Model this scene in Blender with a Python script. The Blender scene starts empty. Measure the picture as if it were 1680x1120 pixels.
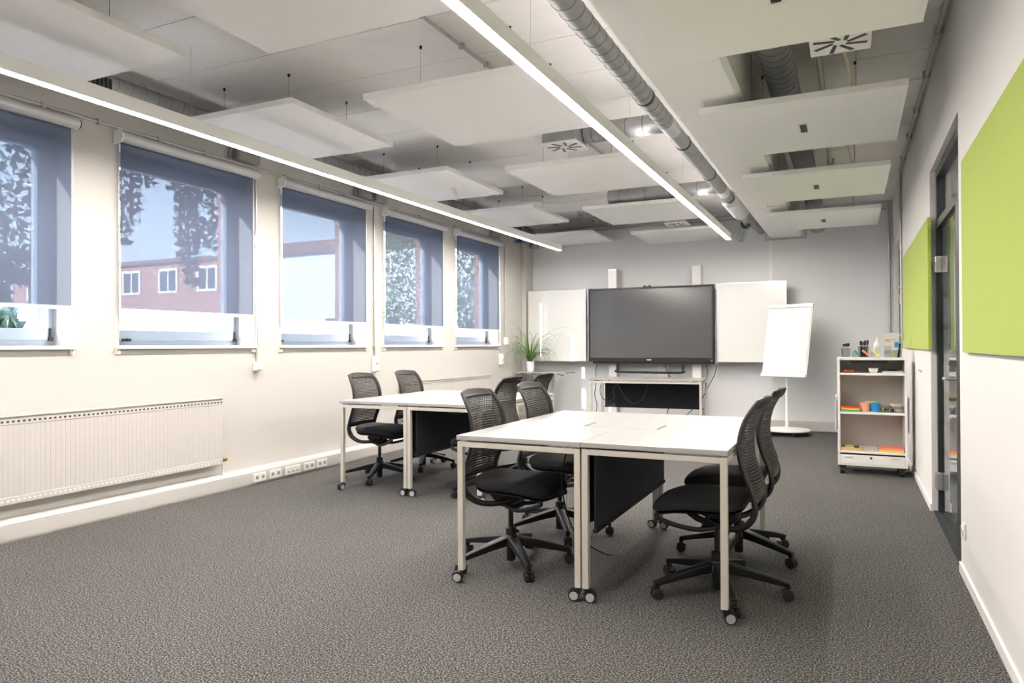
import bpy, bmesh, math, random
from mathutils import Vector, Matrix
random.seed(7)
scene = bpy.context.scene
C = scene.collection
PI = math.pi

# ------------------------------------------------------------------ camera
cam_d = bpy.data.cameras.new('camera'); cam_d.sensor_width = 36.0
cam_d.lens = 1166.0 / 1680.0 * 36.0
cam_d.clip_start = 0.05; cam_d.clip_end = 400
cam = bpy.data.objects.new('camera', cam_d); C.objects.link(cam)
_r = Vector((0.902789, 0.43006, -0.004474)); _u = Vector((0.006505, -0.003253, 0.999974)); _f = Vector((-0.430034, 0.902794, 0.005734))
cam.matrix_world = Matrix(((_r.x, _u.x, -_f.x, 0), (_r.y, _u.y, -_f.y, 0), (_r.z, _u.z, -_f.z, 1.25), (0, 0, 0, 1)))
scene.camera = cam

# ------------------------------------------------------------------ world, sun, exposure
SKY = 2.2; SUN = 10.0; LAMP = 33.0; UPLAMP = 2.0
w = bpy.data.worlds.new('sky'); scene.world = w; w.use_nodes = True
nt = w.node_tree; nt.nodes.clear()
wo = nt.nodes.new('ShaderNodeOutputWorld'); bg = nt.nodes.new('ShaderNodeBackground')
tc = nt.nodes.new('ShaderNodeTexCoord'); sx = nt.nodes.new('ShaderNodeSeparateXYZ'); rp = nt.nodes.new('ShaderNodeValToRGB')
rp.color_ramp.elements[0].position = 0.0; rp.color_ramp.elements[0].color = (0.86, 0.93, 1.0, 1)
rp.color_ramp.elements[1].position = 0.7; rp.color_ramp.elements[1].color = (0.36, 0.58, 1.0, 1)
nt.links.new(tc.outputs['Generated'], sx.inputs[0]); nt.links.new(sx.outputs['Z'], rp.inputs[0])
nt.links.new(rp.outputs[0], bg.inputs['Color']); bg.inputs['Strength'].default_value = SKY
nt.links.new(bg.outputs[0], wo.inputs[0])
sd = bpy.data.lights.new('sun', 'SUN'); sd.energy = SUN; sd.angle = math.radians(0.6); sd.color = (1.0, 0.95, 0.87)
so = bpy.data.objects.new('sun', sd); C.objects.link(so)
so.rotation_euler = Vector((0.33, 1.0, -0.36)).to_track_quat('-Z', 'Y').to_euler()
so.location = (-20, -30, 20)
scene.view_settings.view_transform = 'Standard'; scene.view_settings.look = 'None'
scene.view_settings.gamma = 1.0; scene.view_settings.exposure = 2.42
scene.view_settings.use_curve_mapping = False

# ------------------------------------------------------------------ materials
MATS = {}
def mat(name, col, rough=0.5, metal=0.0, noise=None, bump=None, spec=0.5, emit=None, coat=0.0, sheen=0.0):
    """principled; noise=(scale, amount) gives a mottled colour, bump=(scale, strength) fine relief"""
    m = bpy.data.materials.new(name); m.use_nodes = True; MATS[name] = m
    n = m.node_tree.nodes; l = m.node_tree.links; p = n['Principled BSDF']
    c = tuple(col) + (1,)
    p.inputs['Base Color'].default_value = c; p.inputs['Roughness'].default_value = rough
    p.inputs['Metallic'].default_value = metal; p.inputs['Specular IOR Level'].default_value = spec
    p.inputs['Coat Weight'].default_value = coat; p.inputs['Sheen Weight'].default_value = sheen
    t = None
    if noise or bump:
        t = n.new('ShaderNodeTexCoord')
    if noise:
        a = n.new('ShaderNodeTexNoise'); a.inputs['Scale'].default_value = noise[0]; a.inputs['Detail'].default_value = 3
        r = n.new('ShaderNodeMixRGB'); k = noise[1]
        r.inputs[1].default_value = tuple(x * (1 - k) for x in col) + (1,); r.inputs[2].default_value = tuple(min(1, x * (1 + k)) for x in col) + (1,)
        l.new(t.outputs['Object'], a.inputs['Vector']); l.new(a.outputs['Fac'], r.inputs[0]); l.new(r.outputs[0], p.inputs['Base Color'])
    if bump:
        a = n.new('ShaderNodeTexNoise'); a.inputs['Scale'].default_value = bump[0]; a.inputs['Detail'].default_value = 2
        b = n.new('ShaderNodeBump'); b.inputs['Strength'].default_value = bump[1]; b.inputs['Distance'].default_value = 0.002
        l.new(t.outputs['Object'], a.inputs['Vector']); l.new(a.outputs['Fac'], b.inputs['Height']); l.new(b.outputs[0], p.inputs['Normal'])
    if emit:
        p.inputs['Emission Color'].default_value = tuple(emit[0]) + (1,); p.inputs['Emission Strength'].default_value = emit[1]
    return m
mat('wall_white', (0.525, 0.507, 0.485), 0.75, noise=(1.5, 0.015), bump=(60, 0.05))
mat('wall_bright', (0.68, 0.665, 0.655), 0.75, noise=(1.5, 0.015), bump=(60, 0.05))
mat('wall_grey', (0.74, 0.75, 0.77), 0.7, noise=(1.2, 0.015), bump=(60, 0.05))
mat('ceiling_paint', (0.92, 0.90, 0.885), 0.85, noise=(6, 0.05), bump=(40, 0.15))
mat('ceiling_joint', (0.42, 0.39, 0.37), 0.9, noise=(20, 0.25))
mat('white_paint', (0.90, 0.895, 0.885), 0.55, noise=(3, 0.01))
mat('panel_white', (0.92, 0.915, 0.91), 0.85, bump=(300, 0.08))
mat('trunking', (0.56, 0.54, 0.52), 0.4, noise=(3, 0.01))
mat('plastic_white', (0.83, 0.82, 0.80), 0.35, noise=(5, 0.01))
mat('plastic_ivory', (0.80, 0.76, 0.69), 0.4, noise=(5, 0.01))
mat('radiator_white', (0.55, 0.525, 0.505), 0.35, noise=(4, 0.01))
mat('desk_white', (0.37, 0.365, 0.36), 0.28, noise=(4, 0.01), coat=0.1)
mat('frame_cream', (0.54, 0.51, 0.455), 0.4, noise=(6, 0.01))
mat('black_plastic', (0.006, 0.006, 0.007), 0.45, noise=(30, 0.15))
mat('dark_plastic', (0.014, 0.0135, 0.013), 0.5, noise=(30, 0.12))
mat('back_mesh', (0.030, 0.028, 0.025), 0.5, noise=(40, 0.1))
mat('seat_fabric', (0.009, 0.009, 0.013), 0.85, noise=(120, 0.4), bump=(600, 0.25), sheen=0.08)
mat('panel_fabric', (0.022, 0.024, 0.032), 0.9, noise=(90, 0.3), bump=(500, 0.2))
mat('rubber', (0.011, 0.011, 0.012), 0.65, noise=(20, 0.1))
mat('hub_grey', (0.42, 0.42, 0.42), 0.45, noise=(30, 0.05))
mat('chrome', (0.75, 0.75, 0.76), 0.18, 1.0, noise=(20, 0.03))
mat('galvanised', (0.44, 0.45, 0.46), 0.46, 0.9, noise=(14, 0.22), bump=(80, 0.05))
mat('galvanised_seam', (0.22, 0.225, 0.23), 0.5, 0.8, noise=(14, 0.2))
mat('conduit', (0.52, 0.51, 0.49), 0.4, 0.6, noise=(20, 0.1))
mat('box_grey', (0.30, 0.295, 0.29), 0.6, noise=(8, 0.06))
mat('blind_grey', (0.56, 0.555, 0.56), 0.45, 0.25, noise=(10, 0.03))
mat('alu_silver', (0.66, 0.66, 0.67), 0.35, 0.7, noise=(20, 0.05))
mat('frame_blue_shade', (0.38, 0.44, 0.52), 0.35, noise=(5, 0.01))  # white window frames; the bluish daylight shade on them is put into this colour
mat('door_dark', (0.017, 0.022, 0.025), 0.4, noise=(10, 0.1))
mat('green_felt', (0.37, 0.46, 0.075), 0.95, noise=(90, 0.10), bump=(350, 0.3), sheen=0.2)
mat('screen', (0.075, 0.076, 0.08), 0.16, noise=(2, 0.02), spec=0.9)
mat('bezel', (0.012, 0.013, 0.016), 0.3, noise=(20, 0.1))
mat('whiteboard', (0.70, 0.70, 0.69), 0.16, noise=(2, 0.008), coat=0.3)
mat('paper', (0.64, 0.65, 0.67), 0.8, noise=(8, 0.005))
mat('print_grey', (0.45, 0.46, 0.48), 0.8, noise=(50, 0.1))
mat('cabinet_white', (0.82, 0.80, 0.77), 0.4, noise=(4, 0.01))
mat('cabinet_back', (0.60, 0.55, 0.50), 0.6, noise=(5, 0.03))
mat('bracket_black', (0.02, 0.02, 0.022), 0.5, noise=(20, 0.1))
mat('grey_panel', (0.42, 0.43, 0.43), 0.5, noise=(8, 0.03))
mat('leaf_green', (0.085, 0.19, 0.035), 0.5, noise=(12, 0.35))
mat('soil', (0.05, 0.035, 0.025), 0.95, noise=(60, 0.4))
mat('pot_white', (0.85, 0.86, 0.88), 0.25, noise=(6, 0.01))
mat('red', (0.75, 0.06, 0.015), 0.45, noise=(10, 0.05))
mat('coral', (0.90, 0.28, 0.20), 0.5, noise=(10, 0.05))
mat('salmon', (0.90, 0.42, 0.32), 0.4, noise=(10, 0.05))
mat('orange', (0.85, 0.25, 0.04), 0.6, noise=(10, 0.05))
mat('yellow', (0.90, 0.66, 0.05), 0.5, noise=(10, 0.05))
mat('lime', (0.65, 0.80, 0.06), 0.5, noise=(10, 0.05))
mat('green', (0.10, 0.42, 0.12), 0.55, noise=(10, 0.05))
mat('teal', (0.03, 0.30, 0.33), 0.5, noise=(10, 0.05))
mat('blue', (0.02, 0.25, 0.62), 0.4, noise=(10, 0.05))
mat('navy', (0.03, 0.05, 0.14), 0.4, noise=(10, 0.05))
mat('wood', (0.62, 0.40, 0.19), 0.5, noise=(25, 0.15))
mat('beige_card', (0.66, 0.58, 0.46), 0.7, noise=(20, 0.05))
mat('brass', (0.45, 0.33, 0.14), 0.35, 0.9, noise=(20, 0.1))
mat('hinge_steel', (0.60, 0.58, 0.56), 0.3, 0.85, noise=(20, 0.05))
mat('brick_white_trim', (0.80, 0.78, 0.76), 0.7, noise=(4, 0.03))
mat('outdoor_roof', (0.22, 0.13, 0.11), 0.8, noise=(4, 0.2))
mat('outdoor_white', (0.72, 0.72, 0.72), 0.8, noise=(2, 0.04))
mat('outdoor_ground', (0.50, 0.49, 0.46), 0.9, noise=(0.8, 0.12))
mat('dark_glass', (0.06, 0.075, 0.09), 0.12, noise=(2, 0.1))
mat('bark', (0.09, 0.06, 0.045), 0.9, noise=(20, 0.3), bump=(40, 0.5))
mat('needles', (0.028, 0.050, 0.030), 0.8, noise=(5, 0.3))
mat('foliage_pale', (0.16, 0.24, 0.09), 0.8, noise=(5, 0.3))
mat('conifer_blue', (0.07, 0.15, 0.13), 0.8, noise=(6, 0.3))
mat('lamp_up', (0.9, 0.9, 0.9), 0.5, emit=((1.0, 0.93, 0.86), UPLAMP))
mat('lamp_down', (0.9, 0.9, 0.9), 0.5, emit=((1.0, 0.925, 0.85), LAMP))
mat('corridor_lamp', (0.9, 0.9, 0.9), 0.5, emit=((1.0, 0.95, 0.88), 14.0))
def carpet():
    m = mat('carpet', (0.06, 0.058, 0.056), 0.95)
    n = m.node_tree.nodes; l = m.node_tree.links; p = n['Principled BSDF']
    t = n.new('ShaderNodeTexCoord')
    a = n.new('ShaderNodeTexNoise'); a.inputs['Scale'].default_value = 138; a.inputs['Detail'].default_value = 2; a.inputs['Roughness'].default_value = 0.6
    r = n.new('ShaderNodeValToRGB'); e = r.color_ramp.elements
    e[0].position = 0.41; e[0].color = (0.009, 0.009, 0.010, 1); e[1].position = 0.64; e[1].color = (0.29, 0.273, 0.26, 1)
    k = e.new(0.5); k.color = (0.048, 0.047, 0.0465, 1)
    b = n.new('ShaderNodeBump'); b.inputs['Strength'].default_value = 0.2; b.inputs['Distance'].default_value = 0.003
    g = n.new('ShaderNodeTexNoise'); g.inputs['Scale'].default_value = 0.9; g.inputs['Detail'].default_value = 2
    mx = n.new('ShaderNodeMixRGB'); mx.blend_type = 'MULTIPLY'; mx.inputs[0].default_value = 0.35
    l.new(t.outputs['Object'], a.inputs['Vector']); l.new(t.outputs['Object'], g.inputs['Vector']); l.new(a.outputs['Fac'], r.inputs[0])
    l.new(r.outputs[0], mx.inputs[1]); l.new(g.outputs['Fac'], mx.inputs[2]); l.new(mx.outputs[0], p.inputs['Base Color'])
    l.new(a.outputs['Fac'], b.inputs['Height']); l.new(b.outputs[0], p.inputs['Normal'])
carpet()
def brick():
    m = mat('brick', (0.42, 0.21, 0.16), 0.85)
    n = m.node_tree.nodes; l = m.node_tree.links; p = n['Principled BSDF']
    t = n.new('ShaderNodeTexCoord'); mp = n.new('ShaderNodeMapping'); b = n.new('ShaderNodeTexBrick')
    mp.inputs['Rotation'].default_value = (PI / 2, 0, 0)
    b.inputs['Scale'].default_value = 3.0; b.inputs['Color1'].default_value = (0.46, 0.22, 0.17, 1); b.inputs['Color2'].default_value = (0.36, 0.16, 0.13, 1)
    b.inputs['Mortar'].default_value = (0.45, 0.40, 0.36, 1); b.inputs['Mortar Size'].default_value = 0.012
    l.new(t.outputs['Object'], mp.inputs[0]); l.new(mp.outputs[0], b.inputs[0]); l.new(b.outputs[0], p.inputs['Base Color'])
brick()
def glass(name, tint=(1, 1, 1), refl=1.0, rough=0.0):
    """clear architectural pane: fresnel reflection over plain transmission"""
    m = bpy.data.materials.new(name); m.use_nodes = True; MATS[name] = m
    n = m.node_tree.nodes; l = m.node_tree.links; n.clear()
    o = n.new('ShaderNodeOutputMaterial'); t = n.new('ShaderNodeBsdfTransparent'); g = n.new('ShaderNodeBsdfGlossy'); f = n.new('ShaderNodeLayerWeight'); pw = n.new('ShaderNodeMath'); sc_ = n.new('ShaderNodeMath'); x = n.new('ShaderNodeMixShader')
    t.inputs[0].default_value = tuple(tint) + (1,); g.inputs['Roughness'].default_value = rough; g.inputs[0].default_value = (refl, refl, refl, 1); f.inputs['Blend'].default_value = 0.5; pw.operation = 'POWER'; pw.inputs[1].default_value = 4.0; sc_.operation = 'MULTIPLY_ADD'; sc_.inputs[1].default_value = 0.92; sc_.inputs[2].default_value = 0.04
    l.new(f.outputs['Facing'], pw.inputs[0]); l.new(pw.outputs[0], sc_.inputs[0])
    l.new(sc_.outputs[0], x.inputs[0]); l.new(t.outputs[0], x.inputs[1]); l.new(g.outputs[0], x.inputs[2]); l.new(x.outputs[0], o.inputs[0])
glass('window_glass', (0.95, 0.97, 0.97)); glass('door_glass', (0.80, 0.85, 0.86)); glass('clear_plastic', (0.86, 0.87, 0.88), 0.7, 0.05)
def sheer(name, col, clear, trans, tint=(1, 1, 1), weave=0):
    """woven or frosted sheet: part open, part diffusing, part opaque"""
    m = bpy.data.materials.new(name); m.use_nodes = True; MATS[name] = m
    n = m.node_tree.nodes; l = m.node_tree.links; n.clear()
    o = n.new('ShaderNodeOutputMaterial'); t = n.new('ShaderNodeBsdfTransparent'); d = n.new('ShaderNodeBsdfDiffuse'); q = n.new('ShaderNodeBsdfTranslucent')
    x = n.new('ShaderNodeMixShader'); y = n.new('ShaderNodeMixShader')
    t.inputs[0].default_value = tuple(tint) + (1,); d.inputs[0].default_value = tuple(col) + (1,); q.inputs[0].default_value = tuple(col) + (1,)
    x.inputs[0].default_value = trans; y.inputs[0].default_value = clear
    l.new(d.outputs[0], x.inputs[1]); l.new(q.outputs[0], x.inputs[2]); l.new(x.outputs[0], y.inputs[1]); l.new(t.outputs[0], y.inputs[2]); l.new(y.outputs[0], o.inputs[0])
    if weave:
        c = n.new('ShaderNodeTexCoord'); mp = n.new('ShaderNodeMapping'); mp.inputs['Scale'].default_value = (1, 12, 260)
        w_ = n.new('ShaderNodeTexNoise'); w_.inputs['Scale'].default_value = 1.0; w_.inputs['Detail'].default_value = 3
        mr = n.new('ShaderNodeMapRange'); mr.inputs[1].default_value = 0.3; mr.inputs[2].default_value = 0.7
        mr.inputs[3].default_value = clear - weave; mr.inputs[4].default_value = clear + weave
        l.new(c.outputs['Object'], mp.inputs[0]); l.new(mp.outputs[0], w_.inputs[0]); l.new(w_.outputs['Fac'], mr.inputs[0]); l.new(mr.outputs[0], y.inputs[0])
sheer('blind_fabric', (0.110, 0.126, 0.180), 0.062, 0.08, (0.80, 0.90, 1.0), weave=0.03)
sheer('frosted_film', (0.72, 0.76, 0.76), 0.30, 0.5)

# ------------------------------------------------------------------ mesh helpers
class MB:
    def __init__(s): s.v = []; s.f = []
    def add(s, vs, fs, M=None):
        o = len(s.v)
        for p in vs: s.v.append(tuple(M @ Vector(p)) if M else tuple(p))
        for q in fs: s.f.append([i + o for i in q])
        return s
    def box(s, x0, x1, y0, y1, z0, z1, M=None):
        vs = [(x, y, z) for z in (z0, z1) for y in (y0, y1) for x in (x0, x1)]
        return s.add(vs, [(0, 2, 3, 1), (4, 5, 7, 6), (0, 1, 5, 4), (2, 6, 7, 3), (0, 4, 6, 2), (1, 3, 7, 5)], M)
    def cyl(s, p0, p1, r0, r1=None, n=16, caps=True):
        r1 = r0 if r1 is None else r1
        p0 = Vector(p0); p1 = Vector(p1); d = (p1 - p0).normalized()
        a = d.orthogonal().normalized(); b = d.cross(a)
        vs = [];
        for p, r in ((p0, r0), (p1, r1)):
            for i in range(n):
                t = 2 * PI * i / n; vs.append(p + a * (r * math.cos(t)) + b * (r * math.sin(t)))
        fs = [(i, (i + 1) % n, n + (i + 1) % n, n + i) for i in range(n)]
        if caps: fs += [list(range(n))[::-1], list(range(n, 2 * n))]
        return s.add(vs, fs)
    def tube(s, pts, r, n=8, closed=False, ry=None):
        """round (or elliptic, r x ry) tube along a path; r may be a list"""
        P = [Vector(p) for p in pts]; m = len(P); rs = r if isinstance(r, (list, tuple)) else [r] * m
        T = []
        for i in range(m):
            a = P[i - 1] if (i or closed) else P[0]; b = P[(i + 1) % m] if (i < m - 1 or closed) else P[-1]
            T.append((b - a).normalized())
        nrm = T[0].orthogonal().normalized() if abs(T[0].z) > 0.9 else Vector((0, 0, 1)).cross(T[0]).normalized()
        vs = []
        for i in range(m):
            nrm = (nrm - T[i] * nrm.dot(T[i])).normalized(); bi = T[i].cross(nrm)
            for k in range(n):
                t = 2 * PI * k / n; e = rs[i] if ry is None else (ry if not isinstance(ry, (list, tuple)) else ry[i])
                vs.append(P[i] + nrm * (rs[i] * math.cos(t)) + bi * (e * math.sin(t)))
        fs = []
        for i in range(m if closed else m - 1):
            j = (i + 1) % m
            for k in range(n): fs.append((i * n + k, i * n + (k + 1) % n, j * n + (k + 1) % n, j * n + k))
        if not closed: fs += [list(range(n))[::-1], [(m - 1) * n + k for k in range(n)]]
        return s.add(vs, fs)
    def lathe(s, prof, n=20, o=(0, 0, 0), cap0=True, cap1=True):
        vs = []; m = len(prof)
        for r, z in prof:
            for k in range(n):
                t = 2 * PI * k / n; vs.append((o[0] + r * math.cos(t), o[1] + r * math.sin(t), o[2] + z))
        fs = [(i * n + k, i * n + (k + 1) % n, (i + 1) * n + (k + 1) % n, (i + 1) * n + k) for i in range(m - 1) for k in range(n)]
        if cap0: fs.append(list(range(n))[::-1])
        if cap1: fs.append([(m - 1) * n + k for k in range(n)])
        return s.add(vs, fs)
    def prism(s, poly, a, b, axis='y', M=None):
        """extrude a 2-d polygon along an axis from a to b"""
        n = len(poly)
        def P(q, t): return (q[0], t, q[1]) if axis == 'y' else ((t, q[0], q[1]) if axis == 'x' else (q[0], q[1], t))
        vs = [P(q, a) for q in poly] + [P(q, b) for q in poly]
        return s.add(vs, [list(range(n))[::-1], list(range(n, 2 * n))] + [(i, (i + 1) % n, n + (i + 1) % n, n + i) for i in range(n)], M)
    def build(s, name, m, parent=None, smooth=False, bevel=0, world=False, solid=0, ang=40):
        me = bpy.data.meshes.new(name)
        vs = s.v
        if world and parent is not None:
            L = parent.matrix_basis.translation if True else None
            q = parent; L = Vector((0, 0, 0))
            while q: L += Vector(q.location); q = q.parent
            vs = [(a - L.x, b - L.y, c - L.z) for a, b, c in vs]
        me.from_pydata(vs, [], s.f)
        bm = bmesh.new(); bm.from_mesh(me); bmesh.ops.recalc_face_normals(bm, faces=bm.faces); bm.to_mesh(me); bm.free()
        me.materials.append(MATS[m] if isinstance(m, str) else m)
        if smooth:
            me.polygons.foreach_set('use_smooth', [True] * len(me.polygons)); me.set_sharp_from_angle(angle=math.radians(ang))
        o = bpy.data.objects.new(name, me); C.objects.link(o)
        if parent is not None: o.parent = parent
        if solid:
            k = o.modifiers.new('solid', 'SOLIDIFY'); k.thickness = solid; k.offset = 0
        if bevel:
            k = o.modifiers.new('bevel', 'BEVEL'); k.width = bevel; k.segments = 2; k.limit_method = 'ANGLE'; k.angle_limit = math.radians(40)
        return o
def tag(o, label, cat, group=None, kind=None):
    o['label'] = label; o['category'] = cat
    if group: o['group'] = group
    if kind: o['kind'] = kind
    return o
def thing(name, label, cat, loc=(0, 0, 0), rotz=0, group=None, kind=None):
    o = bpy.data.objects.new(name, None); C.objects.link(o); o.empty_display_size = 0.1
    o.location = loc; o.rotation_euler = (0, 0, rotz)
    return tag(o, label, cat, group, kind)
def dup(root, loc, rotz, label):
    def cp(o, par):
        c = o.copy(); C.objects.link(c); c.parent = par
        for ch in kids.get(o, []): cp(ch, c)
        return c
    kids = {}
    def walk(o):
        for x in o.children: kids.setdefault(o, []).append(x); walk(x)
    walk(root)
    r = cp(root, None); r.location = loc; r.rotation_euler = (0, 0, rotz); r['label'] = label
    return r
def share(o, parent, loc=None):
    """a linked copy of a part under a parent"""
    c = o.copy(); C.objects.link(c); c.parent = parent
    if loc is not None: c.location = loc
    return c
def catmull(pts, k=6):
    P = [Vector(p) for p in pts]; out = []
    for i in range(len(P) - 1):
        a = P[max(i - 1, 0)]; b = P[i]; c = P[i + 1]; d = P[min(i + 2, len(P) - 1)]
        for j in range(k):
            t = j / k
            out.append(0.5 * ((2 * b) + (c - a) * t + (2 * a - 5 * b + 4 * c - d) * t * t + (3 * b - a - 3 * c + d) * t ** 3))
    out.append(P[-1]); return out

# ------------------------------------------------------------------ room shell
XL, XR, YB, YF, ZC = -4.99, 0.542, 11.17, -1.6, 3.25
WIN = [(1.885 + 1.688 * i, 1.885 + 1.688 * i + 1.32) for i in range(5)]
WZ0, WZ1 = 1.262, 2.79
tag(MB().box(XL - 0.4, XR + 0.16, YF - 0.2, YB + 0.2, -0.1, 0).build('floor', 'carpet'), 'dark grey flecked carpet covering the whole room floor', 'floor', kind='structure')
cl = tag(MB().box(XL - 0.2, XR + 0.16, YF - 0.2, YB + 0.2, ZC + 0.006, ZC + 0.2).build('ceiling', 'ceiling_joint'), 'white concrete plank ceiling above the hanging panels', 'ceiling', kind='structure')
y = 3.68 - 0.625 * 8
while y < YB:
    y1 = min(y + 0.617, YB); MB().box(XL, XR, max(y, YF), y1, ZC, ZC + 0.0058).build('plank', 'ceiling_paint', cl)
    y += 0.625
wl = MB()
prev = YF - 0.2
for a, b in WIN:
    wl.box(XL - 0.21, XL, prev, a, 0, ZC); wl.box(XL - 0.21, XL, a, b, 0, WZ0); wl.box(XL - 0.21, XL, a, b, WZ1, ZC); prev = b
wl.box(XL - 0.21, XL, prev, YB + 0.2, 0, ZC)
tag(wl.build('wall_left', 'wall_white'), 'cream white window wall', 'wall', kind='structure')
we = MB(); prev = YF - 0.2
for a, b in WIN:
    a2, b2 = a - 0.03, b - 0.03
    we.box(XL - 0.40, XL - 0.29, prev, a2, -0.6, ZC + 0.6); we.box(XL - 0.40, XL - 0.29, a2, b2, -0.6, WZ0 + 0.02); we.box(XL - 0.40, XL - 0.29, a2, b2, WZ1 - 0.05, ZC + 0.6); prev = b2
we.box(XL - 0.40, XL - 0.29, prev, YB + 0.2, -0.6, ZC + 0.6)
tag(we.build('wall_outside', 'brick'), 'red brick outer face of the window wall', 'wall', kind='structure')
tag(MB().box(XL - 0.52, XR + 0.3, YB, YB + 0.25, -0.3, ZC + 0.6).build('wall_back', 'wall_grey'), 'light grey end wall behind the boards', 'wall', kind='structure')
tag(MB().box(XL - 0.52, XR + 0.3, YF - 0.25, YF, -0.3, ZC + 0.6).build('wall_front', 'wall_white'), 'white wall behind the camera', 'wall', kind='structure')
D1 = (4.59, 6.15, 2.53); D2 = (9.62, 10.62, 2.53)
wr = MB()
wr.box(XR, XR + 0.16, YF - 0.2, D1[0], 0, ZC); wr.box(XR, XR + 0.16, D1[0], D1[1], D1[2], ZC); wr.box(XR, XR + 0.16, D1[1], D2[0], 0, ZC)
wr.box(XR, XR + 0.16, D2[0], D2[1], D2[2], ZC); wr.box(XR, XR + 0.16, D2[1], YB + 0.2, 0, ZC)
tag(wr.build('wall_right', 'wall_bright'), 'white corridor wall with the glass doors', 'wall', kind='structure')
tag(MB().box(XL, XL + 0.075, 10.86, YB, 0.0, ZC).build('trim_1', 'wall_white', bevel=0.004), 'narrow white pilaster in the window corner', 'trim', kind='structure')
# downstand beam along the room
bz = 2.825
tag(MB().prism([(-1.09, ZC), (-1.09, bz + 0.025), (-1.065, bz), (-0.645, bz), (-0.615, bz + 0.03), (-0.615, ZC)], YF, YB).build('trim_2', 'white_paint'), 'white concrete beam running the length of the ceiling', 'beam', kind='structure')
# cable trunking as skirting
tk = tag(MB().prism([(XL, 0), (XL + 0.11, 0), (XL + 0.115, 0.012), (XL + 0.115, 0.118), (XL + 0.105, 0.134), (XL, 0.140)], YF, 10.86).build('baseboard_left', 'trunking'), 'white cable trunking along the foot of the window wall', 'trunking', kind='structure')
MB().box(XL + 0.1152, XL + 0.117, YF, 4.55, 0.022, 0.104).build('cover_strip', 'trunking', tk); MB().box(XL + 0.1152, XL + 0.117, 4.556, 10.86, 0.022, 0.104).build('cover_strip', 'trunking', tk)
tb = tag(MB().box(XL + 0.12, XR - 0.005, YB - 0.09, YB, 0.0, 0.135).build('baseboard_back', 'trunking', bevel=0.004), 'white cable trunking along the foot of the end wall', 'trunking', kind='structure')
MB().box(XL + 0.12, -0.24, YB - 0.0925, YB - 0.0902, 0.022, 0.108).build('cover_strip', 'trunking', tb); MB().box(-0.234, XR - 0.005, YB - 0.0925, YB - 0.0902, 0.022, 0.108).build('cover_strip', 'trunking', tb)
br = MB()
for a, b in ((YF, D1[0]), (D1[1], D2[0]), (D2[1], YB - 0.1)): br.box(XR - 0.011, XR, a, b, 0.0, 0.055)
tag(br.build('baseboard_right', 'plastic_white'), 'low white skirting along the corridor wall', 'skirting', kind='structure')
tag(MB().box(-1.085, -1.035, YB - 0.008, YB, 2.2, 2.80).build('trim_3', 'plastic_white'), 'pale vertical cover strip on the end wall below the beam', 'trim', kind='structure')
# corridor beyond the doors
tag(MB().box(XR + 0.16, 2.4, 3.0, 11.4, -0.1, 0).build('floor_corridor', 'carpet'), 'corridor carpet beyond the glass door', 'floor', kind='structure')
tag(MB().box(2.4, 2.5, 3.0, 11.4, 0, 2.9).build('wall_corridor', 'wall_white'), 'white corridor wall beyond the glass door', 'wall', kind='structure')
tag(MB().box(XR + 0.16, 2.5, 3.0, 11.4, 2.9, 3.0).build('ceiling_corridor', 'ceiling_paint'), 'corridor ceiling beyond the glass door', 'ceiling', kind='structure')
tag(MB().box(XR + 0.16, 2.5, 11.4, 11.5, 0, 2.9).build('wall_corridor_end', 'wall_white'), 'far end wall of the corridor', 'wall', kind='structure')
tag(MB().box(XR + 0.16, 2.5, 2.9, 3.0, 0, 2.9).build('wall_corridor_near', 'wall_white'), 'near end wall of the corridor', 'wall', kind='structure')
for i, yy in enumerate((5.2, 8.4)):
    t = thing('corridor_light', ('round ceiling lamp in the corridor seen through the glass door', 'round corridor ceiling lamp farther from the glass door')[i], 'lamp', (1.3, yy, 2.84), group='corridor lamps')
    MB().lathe([(0.17, 0.06), (0.17, 0.03), (0.15, 0.02)], 24).build('housing', 'plastic_white', t, True); MB().lathe([(0.145, 0.025), (0.14, 0.0), (0.05, -0.004)], 24).build('diffuser', 'corridor_lamp', t, True)

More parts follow.
